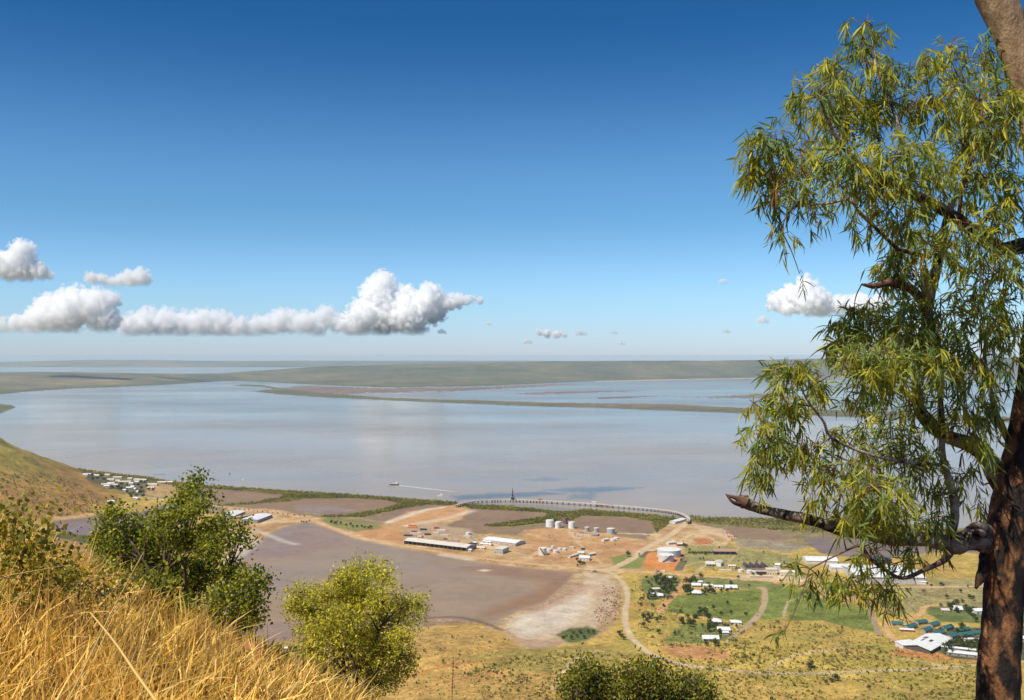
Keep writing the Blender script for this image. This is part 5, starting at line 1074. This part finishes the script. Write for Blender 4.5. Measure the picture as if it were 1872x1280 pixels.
gl('limb', [(1720, 850, D0 - .08, 9), (1680, 848, D0 - .2, 9), (1628, 840, D0 - .28, 8), (1575, 826, D0 - .34, 7), (1520, 800, D0 - .38, 6), (1505, 770, D0 - .4, 6), (1480, 738, D0 - .42, 5), (1462, 705, D0 - .44, 4)], None, 8, .1)
gl('limb', [(1732, 1000, D0 - .1, 30), (1733, 1018, D0 - .16, 16), (1712, 1032, D0 - .25, 11), (1690, 1042, D0 - .3, 9), (1650, 1057, D0 - .34, 8), (1615, 1040, D0 - .38, 8), (1590, 1020, D0 - .38, 8), (1572, 998, D0 - .36, 7), (1540, 1010, D0 - .4, 4), (1480, 1040, D0 - .42, 3)], M_TWIG, 8, .15)
gl('limb', [(1860, 830, D0, 18), (1830, 780, D0 + .1, 14), (1812, 720, D0 + .15, 12), (1800, 650, D0 + .2, 9), (1810, 580, D0 + .2, 6)], None, 8, .1)
LP = np.concatenate([q for q in LIMBQ[2:]])
CL = [(1580,50,45,32,150),(1570,100,60,40,210),(1620,130,50,45,150),(1500,140,50,32,230),(1480,190,60,38,330),(1440,180,22,22,60),(1400,260,48,32,270),(1375,312,36,36,230),(1430,300,60,50,360),(1520,230,80,50,540),(1600,200,80,50,460),(1690,120,45,40,150),(1740,110,55,40,230),(1815,95,45,40,180),(1690,200,80,50,520),(1780,190,80,60,560),(1845,220,36,70,300),(1760,270,80,55,540),(1660,280,80,55,480),(1560,300,70,50,380),(1480,320,50,50,220),(1400,370,42,48,150),(1425,430,24,36,55),(1470,375,45,45,110),(1540,375,50,40,90),(1620,385,60,45,190),(1700,335,70,50,260),(1790,345,70,60,330),(1852,340,30,60,230),(1830,410,50,60,240),(1650,440,50,50,330),(1720,455,70,60,300),(1800,500,80,60,420),(1630,495,35,40,320),(1560,430,26,26,22),(1455,502,10,12,9),
 (1560,600,58,42,420),(1530,640,28,48,120),(1640,590,80,58,580),(1720,585,80,60,520),(1810,580,70,70,480),(1600,660,80,50,540),(1690,660,90,60,640),(1790,670,80,70,520),(1850,620,25,90,270),(1575,720,50,36,200),(1660,740,70,40,280),(1760,750,70,50,320),
 (1440,680,42,36,300),(1485,690,22,32,110),(1410,720,42,28,170),(1362,735,20,18,50),(1430,745,38,22,120),(1390,790,38,34,230),(1430,810,45,36,250),(1382,838,30,36,160),(1402,880,26,32,80),
 (1480,820,50,48,200),(1540,800,50,48,200),(1600,800,60,50,300),(1650,830,60,50,260),(1560,880,60,48,270),(1620,900,60,42,320),(1690,860,45,48,190),(1500,880,38,38,120),(1470,918,20,22,25),(1650,930,40,28,180),(1570,935,40,26,120),(1770,870,38,42,140),(1790,800,40,48,150),(1722,910,24,38,80),(1780,920,20,22,36),
 (1490,1050,32,32,130),(1540,1062,36,28,150),(1620,1085,36,24,140),(1450,1035,22,20,40),(1590,1010,50,18,110),(1665,1020,30,20,70),(1720,955,26,30,110),(1600,945,60,22,150),(1540,930,30,20,70),(1440,1018,22,8,8),(1440,1165,16,12,10),(1560,962,34,16,80),(1640,970,38,18,130),(1692,978,26,16,60),(1520,945,26,14,40),(1585,1042,46,26,60),(1670,1006,18,18,22)]
CL += [(1560,300,50,38,110,.75),(1620,332,55,34,150,.75),(1700,372,60,34,190,.72),(1770,418,55,36,190,.6),(1830,458,45,36,150,.5)]
CL += [(1930,250,60,70,160),(1965,400,60,60,120),(1950,150,60,50,120),(1940,560,60,60,120),(1960,700,50,60,90)]
CEN = []; tw_m = MB(); lb, ld, lw, lL, lW, lc, lcol = [], [], [], [], [], [], []
for ci, (px, py, rx, ry, n, *fd) in enumerate(CL):
    D = D0 - fd[0] if fd else D0 - .10 + rng.normal(0, .30); cen = tp3(px, py, D); ax_, az_ = rx / F * D, ry / F * D
    j = LP[np.argmin(((LP - cen) ** 2 * np.array([1, .35, 1])).sum(1))]
    cen = cen + np.array([0, (j[1] - cen[1]) * .4, 0]); mid = (j + cen) / 2 + np.array([0, 0, .03]) + rng.normal(0, .02, 3)
    if np.linalg.norm(cen - j) > .32 and CEN:
        jj = min(CEN, key=lambda q: float(((q - cen) ** 2).sum()))
        if np.linalg.norm(jj - cen) < np.linalg.norm(j - cen): j = jj; mid = (j + cen) / 2 + np.array([0, 0, .02])
    CEN.append(cen)
    V, Fq = tube(catmull([j, mid, cen], 4), np.linspace(.0048, .0024, 9), 5); tw_m.add(V, Fq)
    ns = max(1, int(n * 1.35) // 11)
    for s in range(ns):
        b = rng.normal(size=3); b /= np.linalg.norm(b); b *= rng.random() ** .45
        o3 = cen + b * np.array([ax_, max(ax_, az_) * .9, az_])
        ou = o3 - cen; td = ou / (np.linalg.norm(ou) + 1e-6) * .7 + np.array([0, 0, -.55]) + rng.normal(0, .35, 3); td /= np.linalg.norm(td)
        tl = rng.uniform(.07, .16); st = o3 - td * tl * .4; en = st + td * tl + np.array([0, 0, -.02])
        if s % 2 == 0:
            c1 = cen + (st - cen) * .5 + np.array([0, 0, .02]) + rng.normal(0, .012, 3)
            V, Fq = tube([cen + (st - cen) * .1, c1, st, en], [.0028, .0022, .0016, .0009], 3); tw_m.add(V, Fq)
        m = int(rng.integers(8, 14)); t = rng.random(m); base = st + (en - st) * t[:, None] + rng.normal(0, .004, (m, 3))
        d = unit(rng.normal(size=(m, 3)) * .55 + td * .45 + np.array([0, 0, -.75])); 
        if rng.random() < .22: d = unit(rng.normal(size=(m, 3)) * .7 + td * .5 + np.array([0, 0, .25]))
        L = rng.uniform(.05, .112, m); cu = perp(d) * rng.uniform(.05, .4, m)[:, None] + np.array([0, 0, -.22]); wv = perp(d)
        lb.append(base); ld.append(d); lw.append(wv); lL.append(L); lW.append(L * rng.uniform(.095, .145, m)); lc.append(cu)
        hue = rng.random() ** 1.35; cb = np.array([.54, .49, .04]) * hue + np.array([.15, .24, .07]) * (1 - hue)
        if rng.random() < .012: cb = np.array([.30, .16, .05])
        lcol.append(cb * (1 + .22 * rng.normal(size=(m, 1))).clip(.5, 1.7))
V, f, cc = blades(*[np.concatenate(a) for a in (lb, ld, lw, lL, lW, lc, lcol)], seg=3)
np_mesh('foliage', V - np.array(goff), [f], cc, [M_LEAF], parent=gum)
o = tw_m.build('twigs', M_TWIG, gum); o.data.transform(Matrix.Translation(-goff))

# ---- broad-leaved bushes and trees of the slope
def broad_tree(name, label, base_px, D, clumps, leaf, asp, c0, c1, density, stems, dvar=.5, seg_up=.5, parent_cat='tree', trunkw=.05, gy_=None, droop=0.0):
    u = (base_px - CX) / F; X = u * D; gz = float(hill_height(np.array(X), np.array(D)))
    t = empty(name, (X, D, gz)); tag(t, label, parent_cat); off = np.array([X, D, gz]); sm = MB(); parts = []
    root = np.array([X, D, gz - .1]); fork = None
    cs = []
    for (px, py, rx, ry) in clumps:
        dd = D + rng.normal(0, dvar); cs.append((tp3(px, py, dd), rx / F * dd, ry / F * dd))
    allc = np.array([c[0] for c in cs]); low = allc[:, 2].min(); cenx = allc.mean(0)
    for bx in stems:
        top = tp3(bx[0], bx[1], D + rng.normal(0, dvar * .5)); mid = root * .5 + top * .5 + np.array([rng.normal(0, .06), rng.normal(0, .06), 0]) * D * .1
        V, Fq = tube(catmull([root, mid, top], 6), np.linspace(trunkw, trunkw * .35, 13), 8, .15); sm.add(V, Fq)
        near = np.argsort(((allc - top) ** 2).sum(1))[:7]
        for k in near:
            c = cs[k][0]; V, Fq = tube(catmull([top * .6 + mid * .4, (top + c) / 2 + np.array([0, 0, -.02]), c], 4), np.linspace(trunkw * .4, trunkw * .1, 9), 5); sm.add(V, Fq)
    for c, ax_, az_ in cs:
        area = ax_ * az_ * 3.14; n = int(density * area / (leaf * leaf)); 
        if n < 6: n = 6
        ntw = max(2, n // 9); tc_ = ball_pts(ntw, 1.0, 1.0, .35) * np.array([ax_, max(ax_, az_) * .9, az_]) * rng.uniform(.75, 1.12, (ntw, 1)) + c
        for q in tc_[::2]:
            V, Fq = tube([c, (c + q) / 2 + rng.normal(0, .01, 3), q], [trunkw * .09, trunkw * .07, trunkw * .04], 3); sm.add(V, Fq)
        C = np.repeat(tc_, 9, 0) + rng.normal(0, leaf * 1.6, (ntw * 9, 3))
        hue = np.repeat(rng.random((ntw, 1)), 9, 0)
        d = unit(rng.normal(size=C.shape) + np.array([0, 0, seg_up])); w_ = perp(d); m = len(C); L = leaf * rng.uniform(.7, 1.25, m)
        col_ = (np.array(c0) * hue + np.array(c1) * (1 - hue)) * (1 + .2 * rng.normal(size=(m, 1))).clip(.5, 1.6)
        parts.append(blades(C, unit(d + np.array([0, 0, -droop])), w_, L, L * asp, perp(d) * .25, col_, seg=3, tipw=.05))
    V, f, cc = merge(parts); np_mesh('foliage', V - off, [f], cc, [M_LEAF], parent=t)
    o = sm.build('stems', M_STEM, t, smooth=True); o.data.transform(Matrix.Translation(-Vector(off))); return t
broad_tree('bush', 'dark green leafy bush standing above the dry grass', 350, 13.5,
 [(360, 875, 18, 12), (350, 895, 22, 16), (335, 915, 26, 18), (335, 945, 36, 26), (365, 925, 26, 16), (385, 905, 18, 9), (300, 950, 36, 24), (408, 952, 13, 14), (430, 985, 26, 16), (395, 965, 32, 24), (455, 995, 10, 12), (445, 965, 12, 16), (210, 945, 38, 24), (180, 985, 26, 22), (245, 975, 48, 36), (205, 1005, 40, 30), (290, 990, 48, 36), (345, 985, 42, 34), (385, 1005, 34, 30), (250, 1025, 52, 34), (310, 1035, 52, 36), (370, 1045, 44, 30), (200, 1040, 34, 22), (290, 1070, 44, 26), (350, 1078, 40, 26), (425, 1050, 36, 26), (460, 1062, 32, 24), (483, 1062, 14, 18), (410, 1090, 40, 24), (455, 1100, 36, 26), (430, 1130, 34, 22), (465, 1130, 20, 22), (385, 1120, 26, 20), (400, 1145, 22, 14), (330, 1110, 30, 16), (455, 1150, 14, 10), (240, 1060, 30, 18)],
 .040, .78, (0.42, .41, .038), (0.085, .14, .02), 7.0, [(340, 960), (240, 990), (300, 1010), (430, 1010), (450, 1080), (400, 1090)], .28, .6, 'bush', .035)
broad_tree('olive_tree', 'yellow green rounded tree standing alone before the tidal pond', 640, 19,
 [(665, 1045, 45, 22), (640, 1060, 36, 22), (700, 1050, 24, 18), (618, 1065, 20, 22), (715, 1065, 12, 12), (600, 1090, 46, 26), (555, 1085, 28, 18), (540, 1105, 22, 26), (570, 1120, 42, 30), (650, 1090, 56, 30), (700, 1100, 36, 26), (735, 1105, 36, 22), (765, 1105, 16, 22), (765, 1130, 12, 14), (640, 1125, 60, 32), (715, 1135, 50, 28), (590, 1155, 46, 26), (560, 1150, 24, 20), (660, 1160, 60, 30), (735, 1165, 28, 22), (620, 1185, 48, 26), (690, 1190, 56, 28), (735, 1200, 26, 26), (570, 1190, 30, 22), (660, 1220, 40, 22), (720, 1230, 34, 24), (590, 1220, 30, 20), (750, 1215, 12, 20), (690, 1250, 40, 18), (620, 1245, 24, 18)],
 .058, .42, (0.74, .64, .055), (0.26, .29, .035), 10.0, [(600, 1120), (650, 1090), (700, 1110), (720, 1170), (600, 1180), (660, 1180)], .45, .2, 'tree', .06, droop=.4)
for nm, lab, bx, D, cl in (('tree', 'dark green tree crown at the frame bottom, left of three', 1072, 42, [(1070, 1215, 26, 18), (1045, 1240, 26, 16), (1085, 1240, 36, 20), (1060, 1262, 46, 18), (1105, 1262, 30, 18), (1110, 1235, 22, 14), (1128, 1268, 26, 16), (1030, 1262, 16, 14), (1075, 1285, 50, 18)]),
   ('tree', 'dark green tree crown at the frame bottom, middle of three', 1180, 42, [(1155, 1228, 24, 16), (1140, 1248, 24, 16), (1185, 1235, 26, 16), (1165, 1258, 40, 18), (1205, 1225, 22, 14), (1215, 1250, 30, 16), (1222, 1272, 26, 14), (1175, 1215, 18, 12), (1190, 1278, 50, 16)]),
   ('tree', 'dark green tree crown at the frame bottom, right of three', 1268, 42, [(1250, 1240, 24, 14), (1275, 1250, 26, 14), (1262, 1265, 40, 16), (1300, 1268, 20, 14), (1245, 1280, 36, 14), (1295, 1285, 26, 12)])):
    broad_tree(nm, lab, bx, D, cl, .14, .6, (0.36, .33, .028), (0.05, .08, .014), 8, [(bx - 25, 1262), (bx + 25, 1262), (bx, 1240)], .8, .5, 'tree', .14)
broad_tree('shrub', 'yellow green leafy shrub close by at the left edge', 35, 7.5,
 [(15, 940, 22, 12), (50, 945, 26, 14), (82, 938, 16, 10), (70, 962, 26, 14), (25, 970, 28, 16), (85, 985, 14, 12), (50, 1000, 30, 18), (10, 1000, 20, 20), (100, 975, 8, 8), (-20, 970, 24, 30), (30, 1030, 44, 22), (60, 1040, 30, 18), (10, 1055, 36, 20), (70, 1015, 24, 16), (20, 1085, 44, 22), (75, 1070, 36, 22), (110, 1040, 24, 16), (0, 1110, 30, 20)],
 .042, .8, (0.46, .36, .045), (0.13, .165, .03), 5, [(20, 970), (60, 965), (80, 980), (40, 1000)], .18, .4, 'shrub', .005)
broad_tree('shrub', 'low green shrub spreading in the dry grass left of the bush', 150, 8.5,
 [(90, 1045, 40, 18), (140, 1060, 40, 20), (190, 1060, 36, 18), (60, 1075, 36, 18), (260, 1055, 30, 16), (300, 1070, 24, 12), (110, 1090, 36, 14), (230, 1075, 30, 14), (170, 1095, 40, 14), (20, 1060, 30, 18)],
 .040, .75, (0.38, .33, .035), (0.10, .14, .02), 3.0, [(110, 1040), (150, 1040), (190, 1065), (70, 1070)], .25, .5, 'shrub', .012)
# ---- dry grass
def grass(n, y0, y1, x_lo, x_hi, Ls, Ws, c0, c1, lean=.45, clump=.5):
    Y = (y0 ** 1.6 + rng.random(n) * (y1 ** 1.6 - y0 ** 1.6)) ** (1 / 1.6); u = rng.uniform(x_lo, x_hi, n)
    nt = max(4, n // 40); cy2 = Y[:nt]; cu2 = u[:nt]; sel = rng.random(n) < clump; k = rng.integers(0, nt, n)
    Y = np.where(sel, cy2[k] + rng.normal(0, .09, n), Y); u = np.where(sel, cu2[k] + rng.normal(0, .09, n) / np.maximum(Y, 1), u); X = u * Y
    z = hill_height(X, Y) - .02; base = np.stack([X, Y, z], 1)
    a = rng.random(n) * 6.283; ln = np.abs(rng.normal(0, lean, n)); d = unit(np.stack([np.cos(a) * ln, np.sin(a) * ln, np.ones(n)], 1))
    L = rng.uniform(*Ls, n); wv = unit(np.cross(d, rng.normal(size=(n, 3)))); cu = np.stack([rng.normal(0, .35, n), rng.normal(0, .3, n), -.3 * np.ones(n)], 1) * rng.random((n, 1)) * 1.3
    t = rng.random((n, 1)); c = (np.array(c0) * t + np.array(c1) * (1 - t)) * (1 + .34 * rng.normal(size=(n, 1))).clip(.3, 1.7)
    return blades(base, d, wv, L, rng.uniform(*Ws, n) * (.75 + Y / 6.5), cu, c, seg=3, tipw=.15)
ST0, ST1 = (0.95, .60, .12), (0.70, .36, .06)
DK0, DK1 = (0.28, .14, .03), (0.62, .34, .07)
parts = [grass(9000, 2.0, 14, -.62, -.05, (.18, .45), (.003, .007), ST0, DK1, .9, .6),
         grass(5000, 2.0, 14, -.62, .0, (.15, .40), (.004, .009), DK0, (0.45, .24, .06), 1.2, .5),
         grass(4200, 1.8, 9, -.62, -.04, (.30, .62), (.005, .011), (0.93, .66, .20), ST0, 1.3, .3),
         grass(3600, 2.2, 12, -.62, -.04, (.40, .75), (.003, .006), (0.95, .70, .25), ST0, .7, .4),
         grass(900, 5.0, 8.5, -.62, -.36, (.5, .95), (.0025, .004), (0.95, .70, .25), ST1, .35, .3),
         grass(8000, 8, 17, -.60, -.10, (.2, .5), (.006, .012), (0.88, .60, .16), DK0, .8),
         grass(4500, 8.5, 13.5, -.32, -.13, (.2, .48), (.005, .011), (0.90, .62, .18), DK0, .8),
         grass(5500, 2.5, 12, -.62, -.1, (.12, .34), (.008, .016), (0.30, .28, .035), (0.42, .24, .05), .9),
         grass(3000, 12, 26, -.40, -.14, (.3, .7), (.006, .012), (0.66, .45, .10), (0.38, .27, .06), .7)]
V, f, cc = merge(parts); o = np_mesh('dry_grass', V, [f], cc, [M_STRAW]); tag(o, 'golden dry grass covering the near slope', 'grass', kind='stuff')
# long straw stalks close to the lens, each a thing of its own
STK = [((150, 1230), (262, 1010), 3.0, .006, 'long straw stalk leaning right across the grass toward the bush'), ((262, 1250), (165, 1120), 2.4, .010, 'broad straw blade leaning left in front of the grass'), ((0, 1055), (62, 1068), 3.4, .006, 'thin straw lying flat at the left edge')]
for (x0, y0), (x1, y1), D, wd, lab in STK:
    a, b = tp3(x0, y0, D), tp3(x1, y1, D + .2); g = np.array([a[0], a[1], float(hill_height(np.array(a[0]), np.array(a[1])))]); m = MB()
    g = a - (b - a) / np.linalg.norm(b - a) * .35; q = catmull([g, a, (a + b) / 2 + np.array([0, 0, .008]), b], 4); V, Fq = tube(q, np.linspace(wd * .5, wd * .2, len(q)), 5); m.add(V, Fq)
    o = m.build('straw_stalk', paint((0.70, 0.45, 0.13)), None, smooth=True); tag(o, lab, 'straw', 'straw stalks close to the viewer')
for px, y0, y1, D, lab in ((826, 1290, 1200, 16, 'dark dry seed stalk standing at the frame bottom right of the olive tree'),):
    a = tp3(px, y0, D); b = tp3(px + 3, y1, D); g = np.array([a[0], a[1], min(a[2] - .2, float(hill_height(np.array(a[0]), np.array(a[1]))))]); m = MB()
    V, Fq = tube([g, a, b], [.007, .006, .003], 5); m.add(V, Fq)
    for i in range(9):
        c = a + (b - a) * (.3 + .07 * i); m.box(c[0] - .011, c[0] + .011, c[1] - .011, c[1] + .011, c[2] - .012, c[2] + .012)
    o = m.build('seed_stalk', M_TWIG); tag(o, lab, 'stalk')
# rocks in the grass
for px, py, D, r, lab in ((243, 1112, 9.5, .11, 'small orange rock in the grass below the bush'), (365, 1155, 12.5, .16, 'reddish rock at the foot of the bush'), (435, 1190, 12.0, .30, 'large red rock right of the bush foot'), (405, 1178, 13.0, .2, 'dark red rock behind the large one'), (262, 1112, 10.0, .08, 'little brown stone beside the orange rock')):
    bm = bmesh.new(); bmesh.ops.create_icosphere(bm, subdivisions=3, radius=r)
    for v in bm.verts:
        v.co *= 1 + .35 * mnoise.noise(v.co * (2.2 / r) * .5 + Vector((px, 0, 0))) + .12 * mnoise.noise(v.co * (7 / r) * .5); v.co.z *= .7
    me = bpy.data.meshes.new('rock'); bm.to_mesh(me); bm.free(); me.materials.append(M_ROCK)
    o = bpy.data.objects.new('rock', me); COL.objects.link(o); o.location = tp3(px, py, D); tag(o, lab, 'rock', 'rocks on the slope')
    gz = float(hill_height(np.array(o.location.x), np.array(D))); o.location.z = gz + r * .35

# ------------------------------------------------------------------ clouds and haze
def mat_cloud(name, dens, m1, zb, fade, cores, step):
    '''vapour that thickens towards the cores of the cloud, with billows, thinning out at its base'''
    m = bpy.data.materials.new(name); m.use_nodes = True; t = m.node_tree; t.nodes.clear()
    o = t.nodes.new('ShaderNodeOutputMaterial'); v = t.nodes.new('ShaderNodeVolumePrincipled')
    v.inputs['Color'].default_value = (1, 1, 1, 1); v.inputs['Anisotropy'].default_value = 0.0
    g = t.nodes.new('ShaderNodeTexCoord'); pos = g.outputs['Object']; acc = None
    def math_(op, a, b_, c=None):
        n = t.nodes.new('ShaderNodeMath'); n.operation = op
        for i, x in enumerate((a, b_, c)):
            if x is None: continue
            if hasattr(x, 'is_linked'): t.links.new(x, n.inputs[i])
            else: n.inputs[i].default_value = x
        return n.outputs[0]
    for c, r in cores:
        d = t.nodes.new('ShaderNodeVectorMath'); d.operation = 'DISTANCE'; t.links.new(pos, d.inputs[0]); d.inputs[1].default_value = c
        f = math_('MULTIPLY_ADD', d.outputs['Value'], -1.0 / r, 1.0)
        acc = f if acc is None else math_('SMOOTH_MAX', acc, f, .12)
    for sc, am in ((13, .75), (5.5, .42)):
        vo = t.nodes.new('ShaderNodeTexVoronoi'); vo.feature = 'F1'; vo.inputs['Scale'].default_value = 1 / (sc * m1); t.links.new(pos, vo.inputs['Vector'])
        acc = math_('ADD', acc, math_('MULTIPLY_ADD', vo.outputs['Distance'], -am, am * .48))
    n = t.nodes.new('ShaderNodeTexNoise'); n.inputs['Scale'].default_value = 1 / (7 * m1); n.inputs['Detail'].default_value = 4; t.links.new(pos, n.inputs['Vector'])
    acc = math_('ADD', acc, math_('MULTIPLY_ADD', n.outputs['Fac'], .5, -.25))
    mr = t.nodes.new('ShaderNodeMapRange'); mr.inputs['From Min'].default_value = .10; mr.inputs['From Max'].default_value = .32; mr.inputs['To Max'].default_value = dens
    t.links.new(acc, mr.inputs['Value'])
    sp = t.nodes.new('ShaderNodeSeparateXYZ'); t.links.new(pos, sp.inputs[0])
    mz = t.nodes.new('ShaderNodeMapRange'); mz.inputs['From Min'].default_value = zb - 3 * m1; mz.inputs['From Max'].default_value = zb + fade * m1; mz.inputs['To Min'].default_value = 0.0
    t.links.new(sp.outputs['Z'], mz.inputs['Value'])
    t.links.new(math_('MULTIPLY', mr.outputs[0], mz.outputs[0]), v.inputs['Density']); t.links.new(v.outputs[0], o.inputs['Volume'])
    try: m.cycles.volume_step_rate = step
    except Exception: pass
    return m
CLOUD_BASE = 1050.0
def cloud(label, base_py, blobs, soft_px=5.0, seed=0, **kw):
    '''blobs: (px, py, radius px) of the main masses; every cloud hangs at one base height, so its distance follows from its base'''
    D = (CLOUD_BASE - H) * F / (CY - base_py); D = min(D, 42000); m1 = D / F; rr = random.Random(seed); bm = bmesh.new()
    zb = H - (base_py - CY) / F * D; cores = []
    for px, py, r in blobs:
        c = air_pt(px, py, D + rr.uniform(-.5, .5) * r * m1); cores.append((c, r * m1 * 1.28))
        bmesh.ops.create_icosphere(bm, subdivisions=3, radius=1, matrix=Matrix.Translation(c) @ Matrix.Diagonal((*[r * m1 * 1.36] * 3, 1)))
    me = bpy.data.meshes.new('cloud'); bm.to_mesh(me); bm.free()
    wpx = max(b_[0] + b_[2] for b_ in blobs) - min(b_[0] - b_[2] for b_ in blobs)
    me.materials.append(mat_cloud('cloud_vapour', 1.0 / (soft_px * 0.75 * m1), m1, zb, max(9, max(r for _, _, r in blobs) * .7), cores, min(1.0, 38.0 / wpx)))
    o = bpy.data.objects.new('cloud', me); COL.objects.link(o); tag(o, label, 'cloud', 'cumulus clouds over the estuary')
    rm = o.modifiers.new('remesh', 'REMESH'); rm.mode = 'VOXEL'; rm.voxel_size = m1 * max(1.0, max(r for _, _, r in blobs) / 14)
    return o
cloud('tall white cumulus towering over the middle of the horizon', 612, [(700, 515, 20), (690, 540, 30), (672, 575, 32), (705, 575, 38), (740, 545, 24), (745, 580, 34), (785, 538, 20), (790, 565, 26), (760, 595, 22), (660, 600, 22), (700, 600, 24), (815, 553, 18), (838, 550, 13), (858, 549, 10), (878, 549, 7), (770, 560, 24), (640, 596, 22)], 8, seed=3)
cloud('long low bank of white cumulus left of the tall cloud', 614, [(240, 597, 24), (270, 590, 27), (305, 591, 26), (335, 594, 25), (370, 592, 26), (405, 594, 25), (440, 599, 20), (470, 598, 20), (490, 597, 20), (515, 589, 24), (535, 580, 14), (560, 592, 22), (595, 580, 20), (620, 594, 18), (640, 600, 14), (500, 603, 12), (540, 603, 12), (580, 603, 18), (650, 600, 18), (425, 602, 18), (455, 603, 18)], 13, seed=5)
cloud('broad heaped cumulus at the left above the horizon', 609, [(0, 598, 16), (30, 594, 18), (65, 590, 26), (100, 575, 34), (135, 560, 34), (170, 562, 32), (200, 550, 18), (190, 585, 26), (130, 592, 22), (90, 562, 24), (-30, 596, 18)], 10, seed=8)
cloud('bright cumulus cut by the left edge of the sky', 516, [(40, 462, 22), (10, 482, 24), (45, 490, 26), (75, 497, 16), (-30, 485, 30), (20, 500, 18), (92, 505, 8)], 8, seed=11)
cloud('small thin cloud right of the upper left cumulus', 524, [(168, 508, 12), (186, 513, 12), (204, 516, 12), (222, 514, 13), (240, 510, 17), (256, 507, 17), (266, 516, 10)], 11, seed=13)
cloud('white cloud half hidden by the gum leaves', 580, [(1475, 520, 17), (1450, 545, 24), (1420, 552, 18), (1480, 550, 28), (1505, 560, 22), (1535, 558, 18), (1570, 560, 22), (1610, 558, 18), (1440, 565, 14)], 6, seed=17)
cloud('small white puff near the horizon right of centre', 619, [(985, 608, 7), (1000, 611, 8), (1018, 612, 8), (1032, 613, 6)], 6, seed=19)
for (px, py, r, lab) in ((1062, 610, 8, 'tiny puff right of the small white puff'), (965, 626, 7, 'tiny flat puff below the small white puff'), (1122, 608, 6, 'tiny puff farther right, upper'), (1136, 628, 6, 'tiny puff farther right, lower'), (1395, 586, 9, 'faint puff left of the gum tree'), (1323, 515, 7, 'faint puff high left of the gum tree'), (1327, 606, 6, 'faint puff low left of the gum tree'), (895, 592, 6, 'faint wisp right of the tall cumulus'), (808, 607, 6, 'little bright wisp under the tall cumulus')):
    cloud(lab, min(py + 6, 634), [(px - r * .8, py, r * .6), (px, py - 1, r * .75), (px + r * .9, py + 1, r * .55)], 8, seed=int(px))

hz = MB(); hz.box(-25000, 25000, -450, 36500, -9, 306)
m = bpy.data.materials.new('air'); m.use_nodes = True; t = m.node_tree; t.nodes.clear()
o = t.nodes.new('ShaderNodeOutputMaterial'); v = t.nodes.new('ShaderNodeVolumePrincipled')
v.inputs['Color'].default_value = (0.70, 0.87, 1.0, 1); v.inputs['Density'].default_value = 2.6e-5; v.inputs['Anisotropy'].default_value = 0.0
t.links.new(v.outputs[0], o.inputs['Volume'])
o = hz.build('haze', m); tag(o, 'pale blue haze over the far shore', 'haze', kind='stuff')
